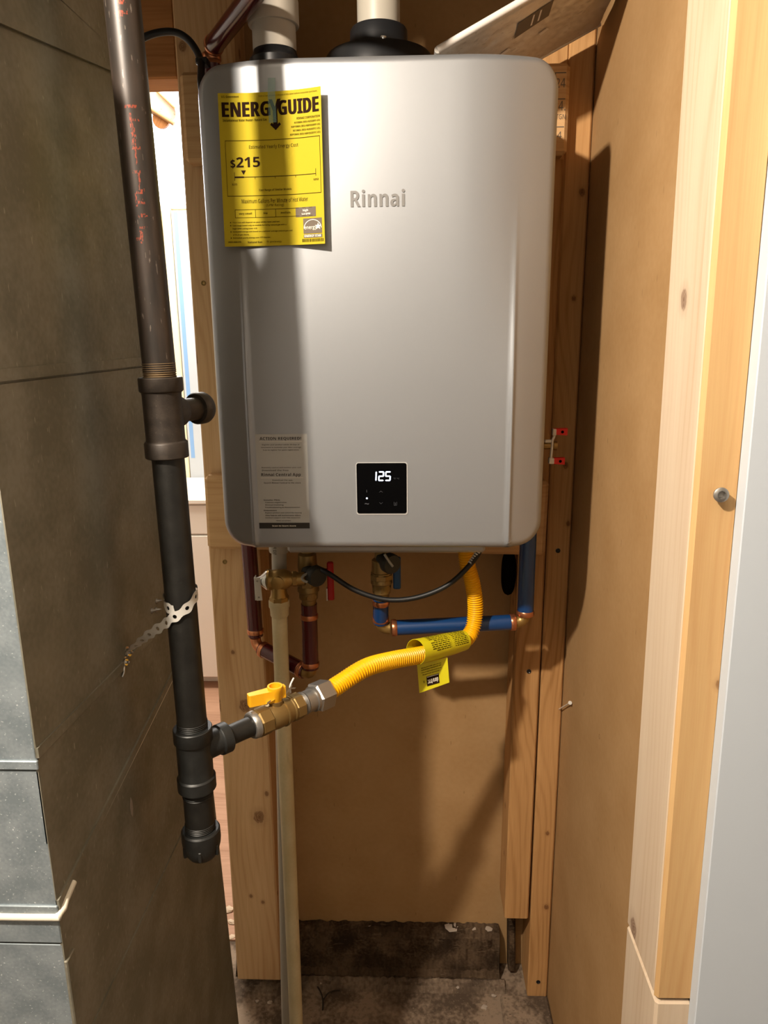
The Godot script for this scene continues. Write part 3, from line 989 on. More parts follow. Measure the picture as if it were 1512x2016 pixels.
func build_papers() -> void:
	var t := thing("energy_label", "yellow energy guide paper taped to the upper left of the silver heater", "label", Vector3(-0.175, 1.535, -1.0))
	var mb := MB.new()
	var N := 24
	for side in 2:
		var s := mb.v.size()
		for j in N + 1:
			for i in N + 1:
				var q := paper_at(float(i) / N, float(j) / N, 0.0 if side == 0 else -0.0003)
				mb.vert(q[0], q[1] if side == 0 else -q[1], Vector2(i, j))
		for j in N:
			for i in N:
				var a := s + j * (N + 1) + i
				mb.quad(a, a + 1, a + N + 2, a + N + 1)
	obj("sheet", mb, M.yellow_paper, t)
	var put := func(p: Vector2) -> Array: return paper_at(p.x, 1.0 - p.y, 0.00035)
	var bk := MB.new()
	var gr := MB.new()
	var so := MB.new()
	var wh := MB.new()
	var put2 := func(p: Vector2) -> Array: return paper_at(p.x, 1.0 - p.y, 0.0006)
	# title: rectangle given as left, top, right, bottom in shares of the sheet
	var word := func(m: MB, text: String, l: float, tp: float, rt: float, bt: float, bold := true, where: Callable = put) -> void:
		letters(m, text, l, 1.0 - bt, rt - l, bt - tp, where, bold)
	for k in 3:
		var o := 0.005 * (k - 1)
		word.call(bk, "ENERG", 0.038 + o, 0.058, 0.503 + o, 0.150)
		word.call(bk, "GUIDE", 0.588 + o, 0.058, 0.972 + o, 0.150)
	shape_on(bk, PackedVector2Array([Vector2(0.495, 0.952), Vector2(0.528, 0.952), Vector2(0.553, 0.905), Vector2(0.578, 0.952), Vector2(0.611, 0.952), Vector2(0.575, 0.880), Vector2(0.575, 0.796), Vector2(0.590, 0.806), Vector2(0.606, 0.793), Vector2(0.553, 0.757), Vector2(0.500, 0.793), Vector2(0.516, 0.806), Vector2(0.531, 0.796), Vector2(0.531, 0.880)]), put)
	word.call(so, "U.S. Government", 0.035, 0.016, 0.205, 0.030)
	word.call(so, "Federal law prohibits removal of this label before consumer purchase.", 0.40, 0.018, 0.965, 0.032, false)
	word.call(so, "Instantaneous Water Heater - Natural Gas", 0.040, 0.163, 0.470, 0.180)
	word.call(so, "RINNAI CORPORATION", 0.760, 0.172, 0.985, 0.186)
	var rows := ["RX199iN (REU-N2530FF-US)", "RXP199iN (REU-NBP2530FF-US)", "RE199iN (REU-N2535FFC-US)", "REP199iN (REU-NBP2535FFC-US)"]
	for i in 4:
		word.call(so, rows[i], [0.735, 0.705, 0.720, 0.690][i], 0.198 + 0.0245 * i, 0.985, 0.213 + 0.0245 * i)
	var ln := func(m: MB, l: float, tp: float, rt: float, bt: float, where: Callable = put) -> void:
		patch(m, l, 1.0 - bt, rt, 1.0 - tp, where, maxi(1, int((rt - l) * 16)))
	for q in [[0.05, 0.300, 0.978, 0.304], [0.05, 0.660, 0.978, 0.664], [0.05, 0.300, 0.054, 0.664], [0.974, 0.300, 0.978, 0.664]]:
		ln.call(so, q[0], q[1], q[2], q[3])
	word.call(bk, "Estimated Yearly Energy Cost", 0.285, 0.332, 0.765, 0.362, false)
	word.call(bk, "$", 0.095, 0.420, 0.142, 0.482)
	word.call(bk, "215", 0.152, 0.408, 0.385, 0.474)
	shape_on(bk, PackedVector2Array([Vector2(0.195, 0.506), Vector2(0.243, 0.506), Vector2(0.219, 0.477)]), put)
	ln.call(bk, 0.128, 0.536, 0.930, 0.540)
	ln.call(bk, 0.128, 0.533, 0.222, 0.543)
	for q in [[0.128, 0.505, 0.560], [0.927, 0.505, 0.552], [0.328, 0.540, 0.552], [0.527, 0.540, 0.552], [0.728, 0.540, 0.552]]:
		ln.call(bk, q[0], q[1], q[0] + 0.004, q[2])
	word.call(so, "$215", 0.102, 0.578, 0.152, 0.592)
	word.call(so, "$252", 0.905, 0.568, 0.955, 0.582)
	word.call(so, "Cost Range of Similar Models", 0.365, 0.618, 0.685, 0.636)
	word.call(bk, "Maximum Gallons Per Minute of Hot Water", 0.190, 0.682, 0.845, 0.712, false)
	word.call(so, "(GPM Rating)", 0.430, 0.718, 0.605, 0.740, false)
	for q in [[0.118, 0.752, 0.915, 0.755], [0.118, 0.805, 0.915, 0.808], [0.118, 0.752, 0.122, 0.808], [0.318, 0.752, 0.322, 0.808], [0.518, 0.752, 0.522, 0.808]]:
		ln.call(so, q[0], q[1], q[2], q[3])
	ln.call(gr, 0.718, 0.750, 0.918, 0.814)
	word.call(so, "very small", 0.155, 0.772, 0.285, 0.790)
	word.call(so, "low", 0.400, 0.772, 0.440, 0.786)
	word.call(so, "medium", 0.570, 0.772, 0.665, 0.786)
	word.call(wh, "high", 0.790, 0.764, 0.842, 0.782, true, put2)
	word.call(wh, "5.8 GPM", 0.778, 0.789, 0.862, 0.801, true, put2)
	var notes := [["Your cost will depend on your utility rates and use.", 0.56], ["Cost range based only on models fueled by natural gas with a", 0.62], ["high GPM rating (over 4.0)", 0.33], ["Estimated energy cost based on a national average natural gas cost", 0.68], ["of $1.21 per therm.", 0.25], ["Estimated yearly energy use: 177 therms.", 0.46]]
	for i in 6:
		var y := 0.833 + 0.0208 * i
		word.call(so, notes[i][0], 0.088, y, notes[i][1], y + 0.0125, true)
		if i in [0, 1, 3, 5]:
			ln.call(bk, 0.064, y + 0.002, 0.074, y + 0.0085)
	word.call(so, "39895-0000-010", 0.035, 0.965, 0.165, 0.976)
	word.call(bk, "Natural Gas", 0.232, 0.966, 0.375, 0.980)
	word.call(so, "ftc.gov/energy", 0.420, 0.965, 0.570, 0.981, false)
	# energy star mark
	ln.call(gr, 0.790, 0.826, 0.975, 0.927)
	ln.call(gr, 0.792, 0.932, 0.975, 0.956)
	word.call(wh, "ENERGY STAR", 0.800, 0.936, 0.966, 0.951, true, put2)
	word.call(wh, "energy", 0.800, 0.880, 0.925, 0.905, false, put2)
	for i in 16:
		var a0 := PI * i / 16.0
		var a1 := PI * (i + 1) / 16.0
		var c := Vector2(0.883, 0.108)
		var pp := PackedVector2Array()
		for q in [[a0, 1.0], [a1, 1.0], [a1, 0.93], [a0, 0.93]]:
			pp.append(c + Vector2(cos(q[0]) * 0.088, sin(q[0]) * 0.058) * q[1])
		shape_on(wh, pp, put2)
	var star := PackedVector2Array()
	for k in 10:
		var a := PI / 2 + TAU * k / 10.0
		star.append(Vector2(0.938, 0.118) + Vector2(cos(a), sin(a) * 0.72) * (0.034 if k % 2 == 0 else 0.014))
	shape_on(wh, star, put2)
	var rng := RandomNumberGenerator.new()
	rng.seed = 4
	var x := 0.775
	while x < 0.985:
		var w := rng.randf_range(0.003, 0.009)
		ln.call(so, x, 0.962, x + w, 0.983)
		x += w + rng.randf_range(0.003, 0.006)
	obj("black_print", bk, M.ink, t)
	obj("small_print", so, M.ink_soft, t)
	obj("grey_print", gr, M.ink_grey, t)
	obj("white_print", wh, M.ink_white, t)
	# tape
	var tp := MB.new()
	var last := []
	for i in 13:
		var y := 1.7330 - 0.0042 * i
		var v := (1.7180 - y) / 0.1822
		var u := 0.49
		var z := -0.9992 if v < 0.0 else 0.0
		for k in 2:
			var uu: float = u + k * 0.074
			var p: Vector3
			var nn := Vector3.BACK
			if v < -0.01:
				p = Vector3(-0.2398 + 0.1318 * uu, y, lerpf(-0.9992, paper_at(uu, 0.0)[0].z + 0.0008, clampf((1.733 - y) / 0.0145, 0, 1)))
			else:
				var q := paper_at(uu, maxf(v, 0.0), 0.0009)
				p = q[0]; nn = q[1]
			tp.vert(p, nn)
	for i in 12:
		tp.quad(2 * i, 2 * i + 1, 2 * i + 3, 2 * i + 2)
	solo("tape_strip", "pale green strip of tape holding the yellow paper's top edge", "tape", tp, M.tape)
	# the grey notice low on the left
	var n := thing("notice_sticker", "grey notice sticker headed action required at the lower left of the heater", "sticker", Vector3(-0.179, 1.153, -1.0))
	var L := -0.2147
	var W := 0.0725
	var T := 1.2888
	var Hh := 0.1355
	var at := func(p: Vector2, off: float) -> Array:
		var xx: float = L + W * p.x - 0.0008 * p.y
		return [Vector3(xx, T - Hh * p.y, maxf(front_z(xx - HX, T - Hh * p.y), -1.0) + off), Vector3.BACK]
	var put_s := func(p: Vector2) -> Array: return at.call(Vector2(p.x, 1.0 - p.y), 0.0006)
	var put_s2 := func(p: Vector2) -> Array: return at.call(Vector2(p.x, 1.0 - p.y), 0.0010)
	var put_0 := func(p: Vector2) -> Array: return at.call(Vector2(p.x, 1.0 - p.y), 0.0003)
	var sh := MB.new()
	patch(sh, 0, 0, 1, 1, put_0, 12)
	obj("sheet", sh, M.sticker, n)
	var ik := MB.new()
	var bl := MB.new()
	var wt := MB.new()
	var wd := func(m: MB, text: String, l: float, tpp: float, rt: float, bt: float, bold := true, where: Callable = put_s) -> void:
		letters(m, text, l, 1.0 - bt, rt - l, bt - tpp, where, bold)
	wd.call(ik, "ACTION REQUIRED!", 0.085, 0.030, 0.885, 0.066)
	wd.call(ik, "Rinnai Central App", 0.085, 0.404, 0.855, 0.447)
	var rowsb := [["Register your product within 30 days of", 0.125, 0.102, 0.85], ["installation to maximize your labor coverage", 0.105, 0.130, 0.88], ["Scan to register for quick registration.", 0.14, 0.157, 0.84], ["Remotely control and monitor your unit", 0.10, 0.340, 0.87], ["Download the free", 0.105, 0.368, 0.62], ["Download the app,", 0.30, 0.473, 0.70], ["Search Rinnai Central in the store", 0.13, 0.500, 0.85], ["Installer PROs", 0.11, 0.683, 0.43], ["Control-r registration", 0.14, 0.711, 0.56], ["Rinnai training", 0.14, 0.738, 0.50], ["Troubleshooting & documentation", 0.13, 0.764, 0.82], ["Homeowners", 0.105, 0.795, 0.36], ["Register product and control the heating", 0.13, 0.822, 0.85], ["View how-to and maintenance videos", 0.13, 0.849, 0.83], ["Contact support and FAQ resources", 0.13, 0.876, 0.82], ["rinnai.us/connect", 0.34, 0.906, 0.63]]
	for q in rowsb:
		wd.call(bl, q[0], q[1], q[2], q[3], q[2] + 0.016, true)
	patch(wt, 0.07, 1.0 - 0.0785, 0.90, 1.0 - 0.0765, put_s, 8)
	patch(wt, 0.07, 1.0 - 0.4565, 0.90, 1.0 - 0.4545, put_s, 8)
	patch(ik, 0.0, 0.0, 1.0, 0.063, put_s, 8)
	wd.call(wt, "Scan to learn more", 0.26, 0.962, 0.73, 0.977, true, put_s2)
	obj("heading_print", ik, M.ink_sticker, n)
	obj("small_print", bl, M.ink_blur, n)
	obj("white_print", wt, M.ink_white, n)

# ------------------------------------------------------------------ gas
func threads(mb: MB, at: Vector3, dir: Vector3, len: float, r: float) -> void:
	var prof := [[0.0, r * 0.9]]
	var k := int(len / 0.0022)
	for i in k:
		prof.append([i * 0.0022, r - 0.0008]); prof.append([i * 0.0022 + 0.0011, r + 0.0006])
	prof.append([len, r * 0.9])
	lathe(mb, at, dir, prof, 28)

func build_gas() -> void:
	var t := thing("gas_pipe", "thick black iron gas pipe before the duct, with two tees and an end cap", "pipe", Vector3(-0.257, 0.7955, -0.76))
	var dn := (Vector3(-0.2595, 1.379, -0.76) - Vector3(-0.2800, 2.438, -0.76)).normalized()
	var up := MB.new()
	cyl(up, Vector3(-0.2800, 2.438, -0.76), Vector3(-0.2597, 1.385, -0.76), 0.0168)
	M.iron_upper.uv1_offset = Vector3(0, -0.746, 0)
	obj("upper_pipe", up, M.iron_upper, t)
	var th := MB.new()
	threads(th, Vector3(-0.2600, 1.3955, -0.76), Vector3(0.0185, -1, 0), 0.018, 0.0168)
	obj("pipe_thread", th, M.thread, t)
	var tee := MB.new()
	lathe(tee, Vector3(-0.2596, 1.3805, -0.76), Vector3(0.01, -1, 0), [[0, 0.0165], [0, 0.0218], [0.001, 0.0227], [0.0135, 0.0227], [0.0147, 0.0219], [0.0158, 0.0206], [0.018, 0.0203], [0.064, 0.0203], [0.0662, 0.0206], [0.0673, 0.0219], [0.0685, 0.0227], [0.0835, 0.0227], [0.0845, 0.0218], [0.0845, 0.0165]], 32)
	lathe(tee, Vector3(-0.2592, 1.343, -0.76), Vector3(0.39, 0, -0.92), [[0, 0.0165], [0.024, 0.0165], [0.026, 0.0155], [0.026, 0]], 28)
	obj("tee_fitting", tee, M.cast_iron, t)
	var sn := MB.new()
	var sd := Vector3(0.39, 0.0, -0.92).normalized()
	var s0 := Vector3(-0.2592, 1.343, -0.76)
	lathe(sn, s0, sd, [[0.02, 0.0125], [0.058, 0.0125], [0.058, 0]], 28)
	obj("side_nipple", sn, M.cast_iron, t)
	var sc := MB.new()
	lathe(sc, s0, sd, [[0.052, 0.012], [0.052, 0.0165], [0.054, 0.0178], [0.064, 0.0178], [0.067, 0.0165], [0.070, 0.012], [0.070, 0]], 28)
	obj("side_cap", sc, M.cast_iron, t)
	var lo := MB.new()
	cyl(lo, Vector3(-0.2582, 1.298, -0.76), Vector3(-0.2552, 0.968, -0.76), 0.0172)
	obj("lower_pipe", lo, M.iron, t)
	var th2 := MB.new()
	threads(th2, Vector3(-0.2553, 0.985, -0.76), Vector3(0, -1, 0), 0.01, 0.0172)
	obj("pipe_thread", th2, M.cast_black, t)
	var tl := MB.new()
	lathe(tl, Vector3(-0.2553, 0.9765, -0.76), Vector3(0, -1, 0), [[0, 0.0168], [0, 0.0218], [0.001, 0.0227], [0.0165, 0.0227], [0.0177, 0.0219], [0.0188, 0.0208], [0.021, 0.0205], [0.061, 0.0205], [0.0630, 0.0208], [0.0640, 0.0219], [0.065, 0.0227], [0.0795, 0.0227], [0.0805, 0.0215], [0.081, 0.0168]], 32)
	var gd := Vector3(0.137, 0, -0.141).normalized()
	var g0 := Vector3(-0.255, 0.9454, -0.76)
	lathe(tl, g0, gd, [[0, 0.0170], [0.029, 0.0165], [0.031, 0.0168], [0.032, 0.0182], [0.033, 0.0190], [0.044, 0.0190], [0.045, 0.018], [0.045, 0.012]], 28)
	obj("tee_fitting", tl, M.cast_black, t)
	var nb := MB.new()
	cyl(nb, Vector3(-0.2553, 0.900, -0.76), Vector3(-0.2553, 0.832, -0.76), 0.0176)
	obj("nipple", nb, M.iron, t)
	var th3 := MB.new()
	threads(th3, Vector3(-0.2553, 0.897, -0.76), Vector3(0, -1, 0), 0.012, 0.0176)
	obj("pipe_thread", th3, M.cast_black, t)
	th3 = MB.new()
	threads(th3, Vector3(-0.2553, 0.850, -0.76), Vector3(0, -1, 0), 0.011, 0.0176)
	obj("pipe_thread", th3, M.cast_black, t)
	var cp := MB.new()
	lathe(cp, Vector3(-0.2553, 0.8405, -0.76), Vector3(0, -1, 0), [[0, 0.0165], [0, 0.0215], [0.002, 0.0232], [0.014, 0.0235], [0.022, 0.0226], [0.030, 0.0205], [0.037, 0.0165], [0.042, 0.0105], [0.044, 0.004], [0.0445, 0]], 32)
	for k in 6:
		var a := TAU * k / 6.0 + 0.35
		var d := Vector3(cos(a), 0, sin(a))
		rbox(cp, Vector3(-0.0020, -0.016, 0.012), Vector3(0.0020, -0.002, 0.0238), 0.001, 1, Transform3D(Basis(d.cross(Vector3.UP), Vector3.UP, d), Vector3(-0.2553, 0.825, -0.76)))
	obj("end_cap", cp, M.cast_black, t)
	var sp := MB.new()
	lathe(sp, g0, gd, [[0.040, 0.0126], [0.084, 0.0126], [0.084, 0]], 28)
	obj("side_nipple", sp, M.iron, t)
	# valve
	var v := thing("gas_valve", "brass gas valve with a yellow lever between the black pipe and the yellow hose", "valve", g0 + gd * 0.12 + Vector3(0, -0.02, 0))
	var vb := MB.new()
	hexa(vb, g0, gd, 0.0865, 0.106, 0.0185, 8)
	lathe(vb, g0, gd, [[0.105, 0.0165], [0.108, 0.0172], [0.116, 0.0178], [0.126, 0.0172], [0.1265, 0.0188], [0.1285, 0.0188], [0.129, 0.0168], [0.138, 0.016], [0.139, 0.0172], [0.141, 0.0172], [0.141, 0.012]], 28)
	hexa(vb, g0, gd, 0.141, 0.157, 0.0178, 8)
	lathe(vb, g0 + gd * 0.118, Vector3.UP, [[0.012, 0.009], [0.021, 0.009], [0.0215, 0.0075], [0.026, 0.0075], [0.026, 0]], 20)
	obj("valve_body", vb, M.brass_old, v)
	var ring := MB.new()
	lathe(ring, g0, gd, [[0.078, 0.0128], [0.078, 0.0155], [0.080, 0.0172], [0.0855, 0.0178], [0.0865, 0.0165]], 28)
	obj("steel_collar", ring, M.steel, v)
	var nt := MB.new()
	threads(nt, g0 + gd * 0.156, gd, 0.008, 0.0152)
	lathe(nt, g0, gd, [[0.163, 0.0150], [0.176, 0.0150], [0.1765, 0.0172], [0.180, 0.0172], [0.180, 0.012]], 28)
	obj("flare_fitting", nt, M.steel, v)
	var nx := MB.new()
	hexa(nx, g0, gd, 0.180, 0.206, 0.0208, 6, 0.25)
	obj("flare_nut", nx, M.steel, v)
	var hx := g0 + gd * 0.118 + Vector3(0, 0.0185, 0)
	var hub := MB.new()
	lathe(hub, hx, Vector3.UP, [[0, 0.0072], [0.001, 0.0078], [0.017, 0.0092], [0.0215, 0.0102], [0.0228, 0.0098], [0.0228, 0.0075], [0.016, 0.0068], [0.016, 0]], 24)
	var ld := (-gd + Vector3(-0.35, 0, -0.12)).normalized()
	var lsd := Vector3.UP.cross(ld)
	extrude(hub, PackedVector2Array([Vector2(0.004, -0.0075), Vector2(0.016, -0.0060), Vector2(0.034, -0.0050), Vector2(0.036, -0.0042), Vector2(0.036, 0.0042), Vector2(0.034, 0.0050), Vector2(0.016, 0.0060), Vector2(0.004, 0.0075)]), hx + Vector3(0, 0.0035, 0), ld, Vector3.UP.cross(ld) * -1.0, -0.0155)
	rbox(hub, Vector3(-0.004, 0.004, 0.007), Vector3(0.004, 0.021, 0.0135), 0.001, 1, Transform3D(Basis(lsd, Vector3.UP, -ld), hx))
	obj("lever", hub, M.yellow_cap, v)
	var scw := MB.new()
	rbox(scw, Vector3(-0.004, 0.013, -0.0015), Vector3(0.004, 0.0175, 0.0015), 0.0004, 1, Transform3D(Basis(Vector3.UP, 0.5), hx))
	obj("stem", scw, M.red_grip, v)
	var foil := MB.new()
	var fp := g0 + gd * 0.132 + Vector3(0, 0.0175, 0)
	var fpts := []
	for i in 9:
		var q := i / 8.0
		fpts.append(fp + gd * (-0.028 + 0.045 * q) + Vector3(0, 0.003 + 0.006 * sin(q * 9.0) * q + 0.004 * q, 0.003))
	for i in 8:
		var a: Vector3 = fpts[i]
		var b: Vector3 = fpts[i + 1]
		var w := Vector3(0.003, 0.007 - 0.003 * sin(i * 2.0), 0.004)
		foil.face([a, b, b + w, a + w]); foil.face([a - gd * 0.0004, a + w - gd * 0.0004, b + w - gd * 0.0004, b - gd * 0.0004])
	tube(foil, smooth([fp + gd * 0.010 + Vector3(0, 0.006, 0.002), fp + gd * 0.010 + Vector3(0, 0.016, 0.002), fp + gd * 0.016 + Vector3(0, 0.024, 0.0)], 0.002), 0.0012, 6)
	obj("torn_tag", foil, M.label_white, v)

	# hose
	var pts := smooth([g0 + gd * 0.200, g0 + gd * 0.225 + Vector3(0, 0.005, 0), Vector3(-0.063, 0.9605, -0.952), Vector3(-0.024, 0.954, -0.992), Vector3(0.018, 0.944, -1.032), Vector3(0.058, 0.9325, -1.082), Vector3(0.0835, 0.9285, -1.112), Vector3(0.1005, 0.937, -1.131), Vector3(0.1075, 0.957, -1.140), Vector3(0.1085, 0.985, -1.143), Vector3(0.103, 1.022, -1.143), Vector3(0.094, 1.055, -1.143), Vector3(0.0905, 1.085, -1.143)], 0.003)
	pts = resample(pts, 0.00068)
	var rr := []
	for i in pts.size():
		rr.append(0.0120 + 0.0014 * sin(TAU * i * 0.00068 / 0.0041))
	var h := thing("gas_hose", "bright yellow corrugated gas hose curving up to the bottom of the heater", "hose", Vector3(0.0, 0.915, -1.03))
	var hm := MB.new()
	tube(hm, pts, rr, 22)
	obj("corrugated_tube", hm, M.yellow_hose, h)
	var he := MB.new()
	hexa(he, Vector3(0.0905, 1.080, -1.143), Vector3(0, 1, 0), 0, 0.014, 0.0150, 6, 0.3)
	cyl(he, Vector3(0.0905, 1.092, -1.143), Vector3(0.0905, 1.108, -1.143), 0.0095)
	obj("end_nut", he, M.zinc, h)
	# warning sleeve and its hanging tag
	var sl := thing("hose_label", "yellow printed warning sleeve wrapped loosely round the hose with a small hanging tag", "label", Vector3(0.04, 0.875, -1.06))
	var a0 := Vector3(0.0085, 0.9525, -1.023)
	var a1 := Vector3(0.0865, 0.9345, -1.108)
	var ad := (a1 - a0)
	var al := ad.length()
	var sv := MB.new()
	lathe(sv, a0, ad, [[0, 0.0190], [0, 0.0195], [al * 0.6, 0.0182], [al, 0.0164], [al, 0.0160], [al * 0.6, 0.0177], [0, 0.0190]], 36)
	obj("sleeve", sv, M.tape_yellow, sl)
	var pr := MB.new()
	var fr := frame_of(ad)
	var rng := RandomNumberGenerator.new()
	rng.seed = 12
	for i in 15:
		var ang := PI * 0.5 + 1.35 - 0.165 * i
		var put := func(p: Vector2) -> Array:
			var d: Vector3 = fr[0] * cos(ang + p.y) + fr[1] * sin(ang + p.y)
			var rad := lerpf(0.0195, 0.0164, p.x) + 0.0005
			return [a0 + ad * p.x + d * rad, d]
		var x := 0.16 + (0.08 if i % 5 == 0 else 0.0)
		while x < 0.93:
			var w := rng.randf_range(0.03, 0.09)
			patch(pr, x, 0, minf(x + w, 0.94), 0.075, put)
			x += w + 0.012
	obj("sleeve_print", pr, M.ink_soft, sl)
	# tag: corners seen from the front, hanging at a slant
	var c00 := Vector3(0.0108, 0.9190, -1.050)
	var ux := Vector3(0.0475, 0.0105, -0.004)
	var uy := Vector3(0.0036, -0.0440, 0.004)
	var tn := ux.cross(-uy).normalized()
	var tg := MB.new()
	for off in [0.0, -0.0006]:
		var s := tg.v.size()
		for q in [Vector2(0, 0), Vector2(1, 0), Vector2(1.0, 0.93), Vector2(0, 1.06)]:
			tg.vert(c00 + ux * q.x + uy * q.y + tn * off, tn if off == 0.0 else -tn)
		tg.quad(s, s + 1, s + 2, s + 3)
	obj("tag", tg, M.tape_yellow, sl)
	var flip := func(p: Vector2, off: float) -> Array: return [c00 + ux * (1.0 - p.x) + uy * p.y * 1.0 + uy * 0.06 * (p.x - 0.4) + tn * off, tn]
	var put_a := func(p: Vector2) -> Array: return flip.call(p, 0.0004)
	var put_b := func(p: Vector2) -> Array: return flip.call(p, 0.0008)
	var tk := MB.new()
	var tw := MB.new()
	var rows := ["For use with approved fittings", "see installation instructions", "do not bend repeatedly or reuse", "patents pending"]
	for i in 4:
		letters(tk, rows[i], 0.22 if i < 3 else 0.3, 0.12 + 0.085 * i, 0.66 if i < 3 else 0.55, 0.05, put_a)
	patch(tk, 0.32, 0.50, 0.73, 0.86, put_a)
	patch(tw, 0.335, 0.515, 0.715, 0.535, put_b)
	letters(tw, "dura", 0.355, 0.62, 0.165, 0.18, put_b)
	letters(tw, "trac", 0.545, 0.62, 0.155, 0.18, put_b)
	letters(tk, "UL", 0.80, 0.62, 0.05, 0.09, put_a)
	obj("tag_print", tk, M.ink, sl)
	obj("tag_logo", tw, M.ink_white, sl)

	build_strap()

func build_strap() -> void:
	var C := Vector3(-0.2570, 0, -0.76)
	var path := [Vector3(-0.3325, 1.0600, -0.7835), Vector3(-0.3290, 1.0635, -0.7790), Vector3(-0.300, 1.0900, -0.760)]
	var nor := [Vector3(1, 0, 0.3), Vector3(0.8, 0, 0.5), Vector3(0.45, 0, 0.9)]
	var turn := [[3.9, 1.112, 0.0195], [4.35, 1.119, 0.0195], [4.8, 1.124, 0.0195], [5.3, 1.130, 0.0195], [5.8, 1.137, 0.0192], [6.28, 1.142, 0.019], [6.9, 1.143, 0.0188], [7.7, 1.143, 0.0186], [8.4, 1.142, 0.0184], [9.1, 1.139, 0.0182], [9.6, 1.136, 0.0180], [10.1, 1.132, 0.0178], [10.6, 1.130, 0.0178], [11.0, 1.131, 0.0178], [11.5, 1.133, 0.0178]]
	# angles: 0 to the right, TAU * 3/4 to the front, so that they grow from left over front to right
	for q in turn:
		var a: float = q[0]
		var d := Vector3(cos(a), 0, -sin(a))
		path.append(C + Vector3(0, q[1], 0) + d * q[2]); nor.append(d)
	# dense samples with run length
	var P := []
	var N := []
	for i in path.size() - 1:
		for k in 10:
			var f := k / 10.0
			P.append(path[i].cubic_interpolate(path[i + 1], path[maxi(i - 1, 0)], path[mini(i + 2, path.size() - 1)], f))
			N.append(nor[i].lerp(nor[i + 1], f).normalized())
	P.append(path[-1]); N.append(nor[-1])
	var run := [0.0]
	for i in range(1, P.size()):
		run.append(run[-1] + (P[i] - P[i - 1]).length())
	var total: float = run[-1]
	var at := func(s: float, w: float, off: float) -> Array:
		s = clampf(s, 0, total - 1e-5)
		var i := 0
		while i < run.size() - 2 and run[i + 1] < s:
			i += 1
		var f: float = (s - run[i]) / maxf(run[i + 1] - run[i], 1e-7)
		var p: Vector3 = P[i].lerp(P[i + 1], f)
		var t: Vector3 = (P[i + 1] - P[i]).normalized()
		var n: Vector3 = N[i].lerp(N[i + 1], f)
		n = (n - t * n.dot(t)).normalized()
		return [p + t.cross(n) * w + n * off, n]
	var mb := MB.new()
	var p := 0.0165
	var hw := func(ds: float) -> float: return 0.0040 + 0.0022 * (0.5 + 0.5 * cos(TAU * ds / p))
	var hole := 0.0024
	var angs := []
	for k in 28:
		angs.append(TAU * k / 28.0)
	var ca := atan2(0.0040, p / 2)
	for q in [ca, PI - ca, PI + ca, TAU - ca]:
		angs.append(q)
	angs.sort()
	for c in int(total / p):
		var sc := (c + 0.5) * p
		for side in 2:
			var off := 0.0005 if side == 0 else -0.0002
			var s := mb.v.size()
			for a in angs:
				var lo := hole
				var hi := p
				for it in 18:
					var m := (lo + hi) / 2
					if absf(m * cos(a)) <= p / 2 and absf(m * sin(a)) <= hw.call(m * cos(a)):
						lo = m
					else:
						hi = m
				for r in [hole, lo]:
					var q: Array = at.call(sc + r * cos(a), r * sin(a), off)
					mb.vert(q[0], q[1] if side == 0 else -q[1])
			var m2 := angs.size()
			for k in m2:
				var k2 := (k + 1) % m2
				mb.quad(s + 2 * k, s + 2 * k + 1, s + 2 * k2 + 1, s + 2 * k2)
	var t := thing("hanger_strap", "perforated steel strap looped round the black pipe and screwed to the duct", "strap", Vector3(-0.29, 1.055, -0.76))
	obj("perforated_band", mb, M.zinc, t)
	for q in [[Vector3(-0.333, 1.0600, -0.7825), 0.0052], [Vector3(-0.334, 1.0525, -0.7725), 0.0046]]:
		var s := MB.new()
		hexa(s, q[0], Vector3(1, 0.1, 0.25), -0.002, 0.0035, q[1])
		lathe(s, q[0], Vector3(1, 0.1, 0.25), [[-0.002, q[1] * 1.4], [-0.0008, q[1] * 1.4], [-0.0006, q[1]]], 16)
		lathe(s, q[0], Vector3(1, 0.1, 0.25), [[0.003, 0.002], [0.007, 0.0016], [0.008, 0]], 10)
		obj("screw", s, M.chrome, t)
	var e := MB.new()
	tube(e, smooth([Vector3(-0.3335, 1.0490, -0.770), Vector3(-0.3325, 1.0440, -0.7665), Vector3(-0.334, 1.0385, -0.7635)], 0.001), 0.0016, 8)
	obj("strap_end", e, M.chrome, t)

# ------------------------------------------------------------------ water
func crimp(t: Node3D, at: Vector3, dir: Vector3, r: float, l := 0.0085) -> void:
	var mb := MB.new()
	lathe(mb, at, dir, [[0, r - 0.001], [0, r + 0.0006], [0.001, r + 0.0013], [l - 0.001, r + 0.0013], [l, r + 0.0006], [l, r - 0.001]], 26)
	obj("crimp_ring", mb, M.copper, t)

func elbow(t: Node3D, c: Vector3, d1: Vector3, d2: Vector3, r: float, m: Material) -> void:
	var mb := MB.new()
	var pts := []
	var a := c + d1 * 0.016
	var b := c + d2 * 0.016
	for i in 13:
		var f := i / 12.0
		pts.append(a.lerp(c, f).lerp(c.lerp(b, f), f))
	tube(mb, pts, r, 20)
	obj("elbow_fitting", mb, m, t)

